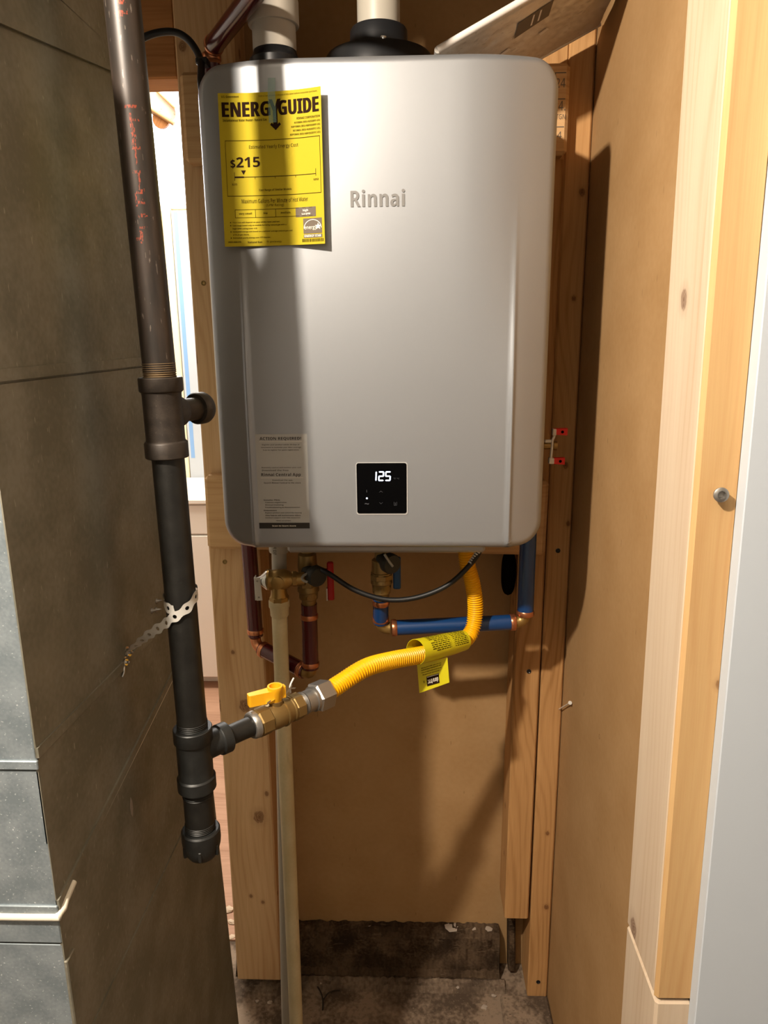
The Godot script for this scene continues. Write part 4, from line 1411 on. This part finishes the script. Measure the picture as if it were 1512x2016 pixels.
func build_water() -> void:
	# hot: red pipe, down beside the heater, under it and up to the valve
	var red := thing("hot_water_pipe", "dark red plastic water pipe with copper rings at the left of the heater", "pipe", Vector3(-0.24, 0.84, -1.2))
	var R := 0.0138
	var v0 := Vector3(-0.2835, 0.879, -1.235)
	var vt := Vector3(-0.2955, 1.818, -1.21)
	var mb := MB.new()
	cyl(mb, v0 + Vector3(0, 0.008, 0), vt, R)
	obj("pipe_section", mb, M.red_pex, red)
	crimp(red, v0 + Vector3(0, 0.013, 0), Vector3.UP, R)
	var c1 := Vector3(-0.2835, 0.868, -1.232)
	var c2 := Vector3(-0.1728, 0.847, -1.160)
	var dd := (c2 - c1).normalized()
	elbow(red, c1, Vector3.UP, dd, 0.0098, M.copper)
	mb = MB.new()
	cyl(mb, c1 + dd * 0.014, c2 - dd * 0.014, R)
	obj("pipe_section", mb, M.red_pex, red)
	crimp(red, c1 + dd * 0.016, dd, R)
	crimp(red, c2 - dd * 0.026, dd, R)
	elbow(red, c2, -dd, Vector3.UP, 0.0115, M.brass)
	mb = MB.new()
	cyl(mb, c2 + Vector3(0, 0.012, 0), c2 + Vector3(0.0008, 0.131, 0), R)
	obj("pipe_section", mb, M.red_pex, red)
	crimp(red, c2 + Vector3(0, 0.016, 0), Vector3.UP, R)
	crimp(red, c2 + Vector3(0.0007, 0.104, 0), Vector3.UP, R)
	# above the heater
	crimp(red, vt + Vector3(0, 0.005, 0), Vector3.UP, R - 0.0010, 0.010)
	var c3 := vt + Vector3(0, 0.022, 0)
	var ud := Vector3(0.52, 0.03, 0.85).normalized()
	elbow(red, c3, Vector3.DOWN, ud, 0.0105, M.copper)
	mb = MB.new()
	cyl(mb, c3 + ud * 0.010, c3 + ud * 0.42, R)
	obj("pipe_section", mb, M.red_pex, red)
	crimp(red, c3 + ud * 0.012, ud, R, 0.006)

	# hot valve
	var hv := thing("hot_water_valve", "brass service valve with a red handle under the left of the heater", "valve", Vector3(-0.172, 0.965, -1.16))
	var X := -0.172
	mb = MB.new()
	lathe(mb, Vector3(X, 1.096, -1.16), Vector3.DOWN, [[0, 0.0125], [0.014, 0.0125], [0.015, 0.0108], [0.026, 0.0108], [0.030, 0.0155], [0.052, 0.0168], [0.060, 0.0155], [0.064, 0.0175], [0.088, 0.0178], [0.090, 0.0186], [0.094, 0.0186], [0.096, 0.0165], [0.108, 0.0155], [0.110, 0.0125], [0.120, 0.0120], [0.120, 0]], 30)
	hexa(mb, Vector3(X, 1.096, -1.16), Vector3.DOWN, 0.066, 0.086, 0.0198, 8)
	hexa(mb, Vector3(X, 1.096, -1.16), Vector3.DOWN, 0.098, 0.107, 0.0172, 6)
	obj("valve_body", mb, M.brass_old, hv)
	mb = MB.new()
	lathe(mb, Vector3(X, 1.040, -1.15), Vector3(0.62, -0.05, 0.75), [[0, 0.011], [0.020, 0.011], [0.021, 0.0158], [0.024, 0.0172], [0.034, 0.0172], [0.037, 0.0155], [0.037, 0]], 28)
	obj("drain_cap", mb, M.cap_grey, hv)
	mb = MB.new()
	var tr := []
	for i in 13:
		var a := -2.6 + 2.4 * i / 12.0
		tr.append(Vector3(-0.1555, 1.044, -1.118) + Vector3(0.019 * sin(a), 0.006 * cos(a) - 0.004, 0.010 * cos(a + 2.6)))
	tube(mb, tr, 0.0022, 8)
	obj("cap_strap", mb, M.tie, hv)
	mb = MB.new()
	rbox(mb, Vector3(-0.1395, 0.984, -1.166), Vector3(-0.1285, 1.052, -1.158), 0.002)
	rbox(mb, Vector3(-0.158, 1.030, -1.164), Vector3(-0.130, 1.040, -1.160), 0.001)
	obj("handle", mb, M.red_grip, hv)
	mb = MB.new()
	rbox(mb, Vector3(-0.1415, 0.984, -1.167), Vector3(-0.1393, 1.006, -1.157), 0.0004)
	obj("handle_edge", mb, M.zinc, hv)

	# relief valve, between the hot valve and its drain pipe
	var rv := thing("relief_valve", "brass pressure relief valve with a steel test lever left of the red handled valve", "valve", Vector3(-0.215, 0.995, -1.13))
	mb = MB.new()
	var rd := Vector3(1, 0.02, -0.05)
	lathe(mb, Vector3(-0.2345, 1.0315, -1.128), rd, [[0, 0.008], [0, 0.0172], [0.004, 0.0180], [0.006, 0.0165], [0.012, 0.0165], [0.014, 0.0172], [0.030, 0.0172], [0.034, 0.0150], [0.040, 0.0115], [0.062, 0.0112]], 28)
	lathe(mb, Vector3(-0.2165, 1.024, -1.129), Vector3.DOWN, [[0, 0.0125], [0.016, 0.0135], [0.022, 0.0150], [0.030, 0.0150], [0.032, 0.012]], 28)
	hexa(mb, Vector3(-0.2345, 1.0315, -1.128), rd, 0.041, 0.050, 0.0135, 6)
	hexa(mb, Vector3(-0.2165, 1.024, -1.129), Vector3.DOWN, 0.020, 0.030, 0.0165, 8)
	lathe(mb, Vector3(-0.2165, 1.0315, -1.128), Vector3(0.1, 0, 1), [[0.012, 0.0105], [0.018, 0.0105], [0.0185, 0.009], [0.0185, 0]], 20)
	obj("valve_body", mb, M.brass, rv)
	mb = MB.new()
	lathe(mb, Vector3(-0.2340, 1.0315, -1.128), -rd, [[0, 0.0174], [0.002, 0.0170], [0.013, 0.0065], [0.016, 0.0060], [0.016, 0]], 26)
	obj("spring_cover", mb, M.chrome, rv)
	mb = MB.new()
	rbox(mb, Vector3(-0.2540, 1.000, -1.128), Vector3(-0.2525, 1.040, -1.116), 0.0005)
	rbox(mb, Vector3(-0.2540, 1.000, -1.1165), Vector3(-0.2440, 1.040, -1.1150), 0.0005, 1, lean(0.06, Vector3(-0.25, 1.04, 0)))
	obj("test_lever", mb, M.zinc, rv)
	for y in [1.034, 1.006]:
		var hm := MB.new()
		lathe(hm, Vector3(-0.2485 + (1.034 - y) * 0.05, y, -1.1147), Vector3.BACK, [[0, 0.0016], [0.0006, 0.0016], [0.0006, 0]], 10)
		obj("rivet", hm, M.steel, rv)

	var dp := thing("relief_drain_pipe", "cream plastic drain pipe running from the relief valve down to the floor, in front", "pipe", Vector3(-0.222, 0.0, -1.13))
	mb = MB.new()
	cyl(mb, Vector3(-0.2178, 0.97, -1.13), Vector3(-0.2232, 0.004, -1.13), 0.0128)
	obj("pipe_section", mb, M.cpvc, dp)
	mb = MB.new()
	lathe(mb, Vector3(-0.2172, 0.9965, -1.13), Vector3.DOWN, [[0, 0.012], [0, 0.0160], [0.002, 0.0172], [0.012, 0.0172], [0.014, 0.0158], [0.027, 0.0152], [0.029, 0.0140], [0.029, 0.0125]], 28)
	obj("adapter", mb, M.cpvc, dp)
	var cd := thing("condensate_pipe", "white plastic drain pipe close behind the cream one, with a dark ring near the floor", "pipe", Vector3(-0.244, 0.0, -1.17))
	mb = MB.new()
	var ct := Vector3(-0.2185, 1.094, -1.1605)
	var cb := Vector3(-0.2475, 0.004, -1.1605)
	cyl(mb, ct, cb, 0.0125)
	obj("pipe_section", mb, M.pvc, cd)
	mb = MB.new()
	lathe(mb, ct + Vector3(0, 0.004, 0), cb - ct, [[0, 0.012], [0, 0.0165], [0.026, 0.0165], [0.028, 0.0158], [0.028, 0.0125]], 28)
	obj("coupling", mb, M.pvc, cd)
	mb = MB.new()
	var jn := ct.lerp(cb, 0.9455)
	lathe(mb, jn, cb - ct, [[0, 0.0125], [0, 0.0136], [0.0035, 0.0136], [0.0035, 0.0125]], 24)
	obj("joint_ring", mb, M.black_plastic, cd)
	var mk := MB.new()
	letters(mk, "1/2 PVC", -0.022, 0, 0.020, 0.0055, func(p: Vector2) -> Array: return [ct + Vector3(-0.0045 + p.y - 0.003, -0.002 + p.x, sqrt(0.0169 * 0.0169 - pow(-0.0045 + p.y - 0.003, 2))), Vector3(-0.3, 0, 0.95)], false)
	obj("coupling_print", mk, M.ink, cd)

	# cold: blue pipe
	var blue := thing("cold_water_pipe", "bright blue plastic water pipe with copper rings and brass elbows under the heater", "pipe", Vector3(0.08, 0.925, -1.15))
	R = 0.0132
	var b0 := Vector3(-0.0505, 0.9350, -1.156)
	var b1 := Vector3(0.1963, 0.9400, -1.176)
	var bd := (b1 - b0).normalized()
	mb = MB.new()
	cyl(mb, b0 + bd * 0.022, b1 - bd * 0.020, R)
	obj("pipe_section", mb, M.blue_pex, blue)
	crimp(blue, b0 + bd * 0.019, bd, R, 0.009)
	crimp(blue, b1 - bd * 0.025, bd, R, 0.009)
	elbow(blue, b0, bd, Vector3(0.02, 1, 0.10).normalized(), 0.0105, M.brass)
	elbow(blue, b1, -bd, Vector3.UP, 0.0105, M.brass)
	mb = MB.new()
	cyl(mb, b0 + Vector3(0.0005, 0.013, 0.001), Vector3(-0.0480, 0.998, -1.138), R)
	obj("pipe_section", mb, M.blue_pex, blue)
	crimp(blue, b0 + Vector3(0.0005, 0.014, 0.001), Vector3(0.02, 1, 0.1), R, 0.009)
	crimp(blue, Vector3(-0.0484, 0.984, -1.1405), Vector3(0.02, 1, 0.1), R, 0.009)
	mb = MB.new()
	cyl(mb, b1 + Vector3(0.001, 0.012, 0), Vector3(0.2010, 1.70, -1.190), 0.0138)
	obj("pipe_section", mb, M.blue_pex, blue)
	crimp(blue, b1 + Vector3(0.001, 0.012, 0), Vector3.UP, 0.0138, 0.009)

	var cv := thing("cold_water_valve", "brass service valve with a blue handle under the middle of the heater", "valve", Vector3(-0.047, 0.99, -1.135))
	mb = MB.new()
	lathe(mb, Vector3(-0.0468, 1.096, -1.135), Vector3.DOWN, [[0, 0.011], [0.028, 0.011], [0.032, 0.0155], [0.052, 0.0162], [0.053, 0.0172], [0.066, 0.0172], [0.068, 0.0180], [0.071, 0.0180], [0.073, 0.0160], [0.088, 0.0150], [0.090, 0.0125], [0.100, 0.0120], [0.100, 0]], 30)
	hexa(mb, Vector3(-0.0468, 1.096, -1.135), Vector3.DOWN, 0.054, 0.066, 0.0190, 8)
	hexa(mb, Vector3(-0.0468, 1.096, -1.135), Vector3.DOWN, 0.074, 0.086, 0.0168, 6)
	obj("valve_body", mb, M.brass_old, cv)
	mb = MB.new()
	lathe(mb, Vector3(-0.047, 1.068, -1.130), Vector3(0.55, -0.05, 0.8), [[0, 0.010], [0.018, 0.010], [0.019, 0.0150], [0.022, 0.0165], [0.032, 0.0165], [0.035, 0.0150], [0.035, 0]], 28)
	obj("drain_cap", mb, M.cap_grey, cv)
	mb = MB.new()
	var cr := []
	for i in 9:
		var q := i / 8.0
		cr.append(Vector3(-0.040 + 0.013 * q, 1.086 - 0.020 * q, -1.094 + 0.002 * sin(q * 3.0)))
	tube(mb, cr, 0.0021, 8)
	obj("cap_strap", mb, M.tie, cv)
	mb = MB.new()
	rbox(mb, Vector3(-0.0275, 1.015, -1.136), Vector3(-0.0150, 1.070, -1.128), 0.002)
	rbox(mb, Vector3(-0.040, 1.046, -1.134), Vector3(-0.016, 1.054, -1.130), 0.001)
	obj("handle", mb, M.blue_grip, cv)

# ------------------------------------------------------------------ vents and what lies on top
func build_vents() -> void:
	var vl := thing("intake_vent_pipe", "grey white plastic vent pipe with a coupling at the top left of the heater", "vent pipe", Vector3(-0.186, 1.76, -1.13))
	var mb := MB.new()
	cyl(mb, Vector3(-0.1865, 1.806, -1.13), Vector3(-0.1865, 1.850, -1.13), 0.0302)
	obj("pipe_section", mb, M.pvc_dirty, vl)
	mb = MB.new()
	lathe(mb, Vector3(-0.1868, 1.8375, -1.13), Vector3.UP, [[0, 0.0302], [0, 0.0345], [0.0015, 0.0352], [0.030, 0.0352], [0.034, 0.0338], [0.066, 0.0338], [0.066, 0.0302]], 40)
	obj("coupling", mb, M.pvc_dirty, vl)
	mb = MB.new()
	cyl(mb, Vector3(-0.1868, 1.89, -1.13), Vector3(-0.1868, 2.43, -1.13), 0.0302)
	obj("pipe_section", mb, M.pvc_dirty, vl)
	mb = MB.new()
	lathe(mb, Vector3(-0.1865, 1.752, -1.13), Vector3.UP, [[0, 0.036], [0.042, 0.036], [0.045, 0.033], [0.052, 0.0300], [0.056, 0.029]], 36)
	obj("collar", mb, M.black_plastic, vl)
	var vr := thing("exhaust_vent_pipe", "white plastic vent pipe standing in a round black flange on top of the heater", "vent pipe", Vector3(-0.042, 1.76, -1.16))
	mb = MB.new()
	cyl(mb, Vector3(-0.0425, 1.815, -1.16), Vector3(-0.0425, 2.43, -1.16), 0.0302)
	obj("pipe_section", mb, M.pvc, vr)
	mb = MB.new()
	lathe(mb, Vector3(-0.0425, 1.752, -1.16), Vector3.UP, [[0, 0.079], [0.020, 0.079], [0.048, 0.0770], [0.053, 0.0740], [0.056, 0.062], [0.060, 0.044], [0.062, 0.0415], [0.086, 0.0405], [0.089, 0.0385], [0.089, 0.0302]], 48)
	obj("flange", mb, M.black_plastic, vr)
	for a in [-1.45, 0.4, 2.5]:
		mb = MB.new()
		screw_head(mb, Vector3(-0.0425 + 0.072 * cos(a), 1.8065, -1.16 - 0.072 * sin(a)), Vector3(0.3 * cos(a), 1, -0.3 * sin(a)), 0.004)
		obj("screw", mb, M.chrome, vr)
	# the plastic wrapped panel leaning across from the heater to the right wall
	var pk := thing("wrapped_package", "flat white package in clear plastic leaning from the heater top to the right wall", "package", Vector3(0.16, 1.765, -1.17))
	var ex := Vector3(0.1138, 0.0560, 0.002).normalized()
	var ez := Vector3(0.004, -0.13, -1).normalized()
	var en := ez.cross(ex).normalized()
	if en.y < 0: en = -en
	var o := Vector3(0.040, 1.7785, -1.068)
	var xf := Transform3D(Basis(ex, en, -ez), o)
	mb = MB.new()
	var nx := 40
	var nz := 24
	var L := 0.283
	var Wd := 0.205
	var wr := noise(44, 9.0, 3)
	for side in 2:
		var s := mb.v.size()
		var hf := func(a: float, b: float) -> float:
			var edge: float = minf(minf(a, L - a), minf(b, Wd - b))
			var roundoff := 0.0045 * (1.0 - clampf(edge / 0.006, 0, 1)) * (1.0 - clampf(edge / 0.006, 0, 1))
			var w := 0.0016 * wr.get_noise_2d(a * 1.2, b * 2.4) + 0.0012 * absf(wr.get_noise_2d(a * 3.0 + b * 2.0, b))
			return roundoff + w if side == 0 else 0.010 - roundoff + w
		for j in nz + 1:
			for i in nx + 1:
				var a := L * i / nx
				var b := Wd * j / nz
				var d := 0.001
				var fa: float = (hf.call(a + d, b) - hf.call(a - d, b)) / (2 * d)
				var fb: float = (hf.call(a, b + d) - hf.call(a, b - d)) / (2 * d)
				var nn := Vector3(fa, -1, -fb) if side == 0 else Vector3(-fa, 1, fb)
				mb.vert(xf * Vector3(a, hf.call(a, b), -b), (xf.basis * nn).normalized())
		for j in nz:
			for i in nx:
				var q := s + j * (nx + 1) + i
				mb.quad(q, q + 1, q + nx + 2, q + nx + 1)
	obj("wrapped_panel", mb, M.package, pk)
	mb = MB.new()
	tube(mb, [xf * Vector3(0, 0.005, 0), xf * Vector3(L, 0.005, 0)], 0.0046, 14)
	tube(mb, [xf * Vector3(0, 0.005, 0), xf * Vector3(0, 0.005, -Wd)], 0.0044, 14)
	tube(mb, [xf * Vector3(0, 0.005, -Wd), xf * Vector3(L, 0.005, -Wd)], 0.0044, 14)
	obj("rolled_edge", mb, M.package_edge, pk)
	mb = MB.new()
	var put := func(p: Vector2) -> Array: return [xf * Vector3(p.x, -0.0012, -p.y), -xf.basis.y]
	shape_on(mb, PackedVector2Array([Vector2(0.118, 0.040), Vector2(0.168, 0.030), Vector2(0.168, 0.068), Vector2(0.118, 0.078)]), put)
	obj("dark_print", mb, M.print_dark, pk)
	mb = MB.new()
	var put2 := func(p: Vector2) -> Array: return [xf * Vector3(p.x, -0.0016, -p.y), -xf.basis.y]
	patch(mb, 0.140, 0.040, 0.1425, 0.066, put2); patch(mb, 0.150, 0.038, 0.1525, 0.064, put2)
	for q in [[0.10, 0.10], [0.16, 0.105], [0.21, 0.06]]:
		shape_on(mb, PackedVector2Array([Vector2(q[0], q[1]), Vector2(q[0] + 0.012, q[1] - 0.004), Vector2(q[0] + 0.016, q[1] + 0.003), Vector2(q[0] + 0.004, q[1] + 0.008)]), put2)
	obj("pale_print", mb, M.package_edge, pk).set_meta("kind", "stuff")

# ------------------------------------------------------------------ cords and small things
func build_small() -> void:
	var t := thing("signal_cord", "black cord with a white striped label sagging under the heater", "cord", Vector3(0, 1.005, -1.1))
	var mb := MB.new()
	var pts := smooth([Vector3(-0.142, 1.052, -1.118), Vector3(-0.1273, 1.0480, -1.106), Vector3(-0.087, 1.0235, -1.100), Vector3(-0.0384, 1.0090, -1.098), Vector3(0.0105, 1.0125, -1.098), Vector3(0.059, 1.0320, -1.100), Vector3(0.0935, 1.0630, -1.105), Vector3(0.114, 1.0880, -1.12), Vector3(0.122, 1.110, -1.13)], 0.005)
	tube(mb, pts, 0.0042, 12)
	obj("sheath", mb, M.black_rubber, t)
	for i in 6:
		var f := 0.02 + i * 0.0042
		var a := Vector3(0.0935, 1.0630, -1.105)
		var d := (Vector3(0.114, 1.0880, -1.12) - a).normalized()
		var m2 := MB.new()
		lathe(m2, a + d * (f - 0.016), d, [[0, 0.0042], [0, 0.0048], [0.0024, 0.0048], [0.0024, 0.0042]], 14)
		obj("label_band", m2, M.label_white, t)
	mb = MB.new()
	pts = smooth([Vector3(-0.46, 1.80, -1.20), Vector3(-0.425, 1.836, -1.20), Vector3(-0.385, 1.856, -1.20), Vector3(-0.350, 1.8600, -1.20), Vector3(-0.3275, 1.8495, -1.195), Vector3(-0.3110, 1.829, -1.185), Vector3(-0.3005, 1.805, -1.165), Vector3(-0.293, 1.77, -1.13), Vector3(-0.283, 1.735, -1.11), Vector3(-0.262, 1.72, -1.10)], 0.005)
	tube(mb, pts, 0.0052, 12)
	var pc := solo("power_cord", "black cord looping up from the top left corner of the heater to behind the pipe", "cord", mb, M.black_rubber)
	mb = MB.new()
	rbox(mb, Vector3(-0.309, 1.805, -1.185), Vector3(-0.291, 1.815, -1.165), 0.002)
	solo("cord_clip", "small black clip on the cord at the top left corner of the heater", "clip", mb, M.black_plastic)
	mb = MB.new()
	rbox(mb, Vector3(-0.2985, 1.711, -1.16), Vector3(-0.266, 1.732, -1.14), 0.004)
	solo("cord_grip", "black cord grip on the left side of the heater near its top", "clip", mb, M.black_plastic)
	mb = MB.new()
	tube(mb, [Vector3(0.188, 1.30, -1.328), Vector3(0.188, 1.02, -1.327)], 0.011, 14)
	var pr := []
	var pp := []
	for i in 25:
		var q := i / 24.0
		pp.append(Vector3(0.188, 1.025 - 0.092 * q, -1.326)); pr.append(0.0135 * sqrt(maxf(0.0, 1.0 - pow(absf(q * 2.0 - 1.0), 3.0))) + 0.0005)
	tube(mb, pp, pr, 16)
	solo("black_plug", "black rubber plug hanging down behind the upright blue pipe", "plug", mb, M.gap)
	# red tipped valve handle at the right of the heater
	var h := thing("bleed_valve", "little brass valve with red tipped wing handle beside the right stud", "valve", Vector3(0.23, 1.21, -1.2))
	mb = MB.new()
	lathe(mb, Vector3(0.180, 1.2405, -1.2), Vector3(1, 0, 0), [[0, 0.008], [0.040, 0.008], [0.041, 0.0055], [0.056, 0.0055], [0.057, 0.0075], [0.063, 0.0075], [0.063, 0]], 18)
	obj("valve_body", mb, M.brass_old, h)
	mb = MB.new()
	tube(mb, smooth([Vector3(0.2375, 1.2640, -1.198), Vector3(0.2370, 1.2560, -1.197), Vector3(0.2345, 1.2500, -1.196), Vector3(0.2340, 1.2400, -1.195), Vector3(0.2330, 1.2200, -1.195), Vector3(0.2335, 1.2140, -1.196)], 0.002), 0.0022, 8)
	rbox(mb, Vector3(0.2300, 1.2110, -1.203), Vector3(0.2385, 1.2210, -1.193), 0.001)
	rbox(mb, Vector3(0.2340, 1.2580, -1.203), Vector3(0.2400, 1.2690, -1.193), 0.001)
	rbox(mb, Vector3(0.222, 1.2460, -1.201), Vector3(0.2360, 1.2510, -1.195), 0.001)
	obj("handle_bar", mb, M.label_white, h)
	for y in [1.2645, 1.2160]:
		mb = MB.new()
		var w := 0.0215 if y > 1.24 else 0.0195
		extrude(mb, PackedVector2Array([Vector2(0, -0.0050), Vector2(w, -0.0062), Vector2(w, 0.0052), Vector2(0, 0.0045)]), Vector3(0.2365, y, -1.204), Vector3.RIGHT, Vector3.UP, 0.010)
		obj("red_tip", mb, M.red_tab, h)
		mb = MB.new()
		lathe(mb, Vector3(0.2365 + w * 0.62, y - 0.0005, -1.1938), Vector3.BACK, [[0, 0.0024], [0.0004, 0.0024], [0.0004, 0]], 12)
		obj("tip_hole", mb, M.gap, h)
	# rubble: plaster chips on the sill and floor
	var rng := RandomNumberGenerator.new()
	rng.seed = 31
	var chip := func(at: Vector3, r: float, flat: float) -> MB:
		var m := MB.new()
		var ring := []
		var nsd := 7
		for j in 4:
			var row := []
			for k in nsd:
				var a := TAU * k / nsd
				var q: float = [0.75, 1.0, 0.85, 0.4][j] * r * rng.randf_range(0.55, 1.25)
				row.append(at + Vector3(cos(a) * q, [0.0, 0.35, 0.75, 1.0][j] * r * flat, sin(a) * q * 0.8))
			ring.append(row)
		for j in 3:
			for k in nsd:
				var k2 := (k + 1) % nsd
				m.face([ring[j][k], ring[j + 1][k], ring[j + 1][k2]]); m.face([ring[j][k], ring[j + 1][k2], ring[j][k2]])
		var top: Array = ring[3].duplicate()
		top.reverse()
		m.face(top)
		return m
	for q in [[Vector3(0.092, 0.1095, -1.388), 0.017, 0.14, "largest white plaster chip on top of the dark sill"], [Vector3(-0.097, 0.1095, -1.390), 0.008, 0.2, "small plaster chip on the left half of the dark sill"], [Vector3(0.142, 0.1095, -1.387), 0.008, 0.2, "plaster chip on the dark sill just right of the largest chip"], [Vector3(0.176, 0.1095, -1.386), 0.010, 0.15, "plaster chip on the dark sill nearest the short right stud"]]:
		solo("plaster_chip", q[3], "chip", chip.call(q[0], q[1], q[2]), M.plaster, "plaster chips on the sill")
	for q in [[Vector3(-0.309, 0, -1.285), 0.006, 0.8, "pale pebble on the floor in front of the left stud's foot"], [Vector3(-0.338, 0, -1.287), 0.005, 0.6, "smaller pale pebble on the floor beside the foot of the duct"], [Vector3(-0.203, 0.004, -1.332), 0.004, 0.8, "tiny white pebble by the sill above the twig"], [Vector3(0.105, 0.004, -1.330), 0.005, 0.6, "pale pebble at the foot of the sill below the largest plaster chip"], [Vector3(0.160, 0, -1.285), 0.008, 0.5, "largest pale pebble on the floor left of the grey concrete strip"], [Vector3(0.183, 0.002, -1.312), 0.006, 0.5, "pebble between the largest floor pebble and the sill's right end"]]:
		solo("pebble", q[3], "pebble", chip.call(q[0], q[1], q[2]), M.plaster, "pebbles on the concrete floor")
	var cr := MB.new()
	for i in 420:
		var x := rng.randf_range(0.20, 0.297) if i < 200 else rng.randf_range(-0.36, 0.2)
		var z := rng.randf_range(-1.30, -1.16) if i < 200 else rng.randf_range(-1.355, -1.20)
		var c: MB = chip.call(Vector3(x, 0.0118 if i < 200 else 0.0, z), rng.randf_range(0.0008, 0.0030 if i < 200 else 0.0018), 0.8)
		var s := cr.v.size()
		cr.v.append_array(c.v); cr.n.append_array(c.n); cr.uv.append_array(c.uv)
		for k in c.ix: cr.ix.append(s + k)
	var gv := solo("grit", "fine crumbs of grit scattered over the concrete at the foot of the studs", "grit", cr, M.concrete)
	gv.set_meta("kind", "stuff")
	var tw := MB.new()
	tube(tw, smooth([Vector3(-0.209, 0.003, -1.325), Vector3(-0.199, 0.005, -1.308), Vector3(-0.193, 0.004, -1.290), Vector3(-0.191, 0.003, -1.268)], 0.004), 0.0016, 7)
	tube(tw, smooth([Vector3(-0.193, 0.004, -1.290), Vector3(-0.184, 0.006, -1.306), Vector3(-0.170, 0.003, -1.316), Vector3(-0.158, 0.002, -1.318)], 0.004), 0.0014, 7)
	solo("twig", "dark forked twig on the floor right of the drain pipes", "twig", tw, M.twig)
	# through the doorway
	var cab := thing("white_cabinet", "white panelled cabinet standing in the bright room behind the doorway", "cabinet", Vector3(-0.95, 0.002, -2.95))
	mb = MB.new()
	rbox(mb, Vector3(-1.35, 0.05, -3.15), Vector3(-0.55, 0.79, -2.745), 0.004)
	rbox(mb, Vector3(-1.33, 0.002, -3.15), Vector3(-0.57, 0.05, -2.80), 0.002)
	obj("body", mb, M.white_gloss, cab)
	mb = MB.new()
	rbox(mb, Vector3(-1.37, 0.79, -3.17), Vector3(-0.53, 0.812, -2.72), 0.005)
	obj("top", mb, M.white_gloss, cab)
	for q in [[0.668, 0.785], [0.055, 0.662]]:
		mb = MB.new()
		rbox(mb, Vector3(-1.34, q[0], -2.746), Vector3(-0.56, q[1], -2.732), 0.003)
		obj("drawer_front" if q[0] > 0.5 else "door", mb, M.white_gloss, cab)
	mb = MB.new()
	rbox(mb, Vector3(-0.982, 0.0, -3.2), Vector3(-0.80, 1.93, -3.17), 0.003)
	solo("door_panel", "tall white door leaf in the bright room behind the doorway", "door", mb, M.wall_white)
	mb = MB.new()
	rbox(mb, Vector3(-0.972, 0.9, -3.1702), Vector3(-0.955, 1.925, -3.1692), 0.0002)
	solo("painters_tape", "long strip of blue tape beside the white door in the bright room", "tape", mb, M.blue_tape)
	var bn := thing("paper_sleeve", "pale rolled paper sleeve on a wooden stick hanging in the bright doorway", "decoration", Vector3(-0.75, 2.04, -2.4))
	mb = MB.new()
	var tongue := PackedVector2Array()
	for i in 15:
		var a := -PI / 2 + PI * i / 14.0
		tongue.append(Vector2(0.055 + 0.035 * cos(a), 0.030 * sin(a)))
	tongue.append(Vector2(-0.05, 0.030)); tongue.append(Vector2(-0.05, -0.030))
	extrude(mb, tongue, Vector3(-0.775, 2.115, -2.40), Vector3(0.78, -0.62, 0), Vector3(0.62, 0.78, 0), 0.02)
	obj("sleeve", mb, M.package, bn)
	mb = MB.new()
	cyl(mb, Vector3(-0.79, 2.098, -2.375), Vector3(-0.706, 2.045, -2.375), 0.006)
	cyl(mb, Vector3(-0.755, 2.14, -2.375), Vector3(-0.700, 2.088, -2.375), 0.0035)
	obj("stick", mb, M.post_front, bn)
	mb = MB.new()
	var round_ := PackedVector2Array()
	for i in 15:
		var a := PI + PI * i / 14.0
		round_.append(Vector2(0.026 * cos(a), 0.028 * sin(a)))
	extrude(mb, round_, Vector3(-0.745, 2.062, -2.39), Vector3(0.86, -0.5, 0), Vector3(0.5, 0.86, 0), 0.012)
	obj("end_disc", mb, M.header, bn)
	mb = MB.new()
	cyl(mb, Vector3(-0.775, 2.115, -2.39), Vector3(-0.79, 2.44, -2.39), 0.0012, 0.0, 8)
	obj("string", mb, M.twig, bn)
	n_scraps(rng, chip)

func n_scraps(rng: RandomNumberGenerator, chip: Callable) -> void:
	for q in [[Vector3(-0.462, 0.002, -1.545), 0.014, 0.5, "farthest pale wood scrap on the doorway floor behind the left stud"], [Vector3(-0.448, 0.002, -1.505), 0.011, 0.5, "middle one of the three pale wood scraps on the doorway floor"], [Vector3(-0.436, 0, -1.46), 0.010, 0.4, "nearest pale wood scrap on the doorway floor beside the left stud"]]:
		solo("wood_scrap", q[3], "scrap", chip.call(q[0], q[1], q[2]), M.post, "scraps in the doorway")
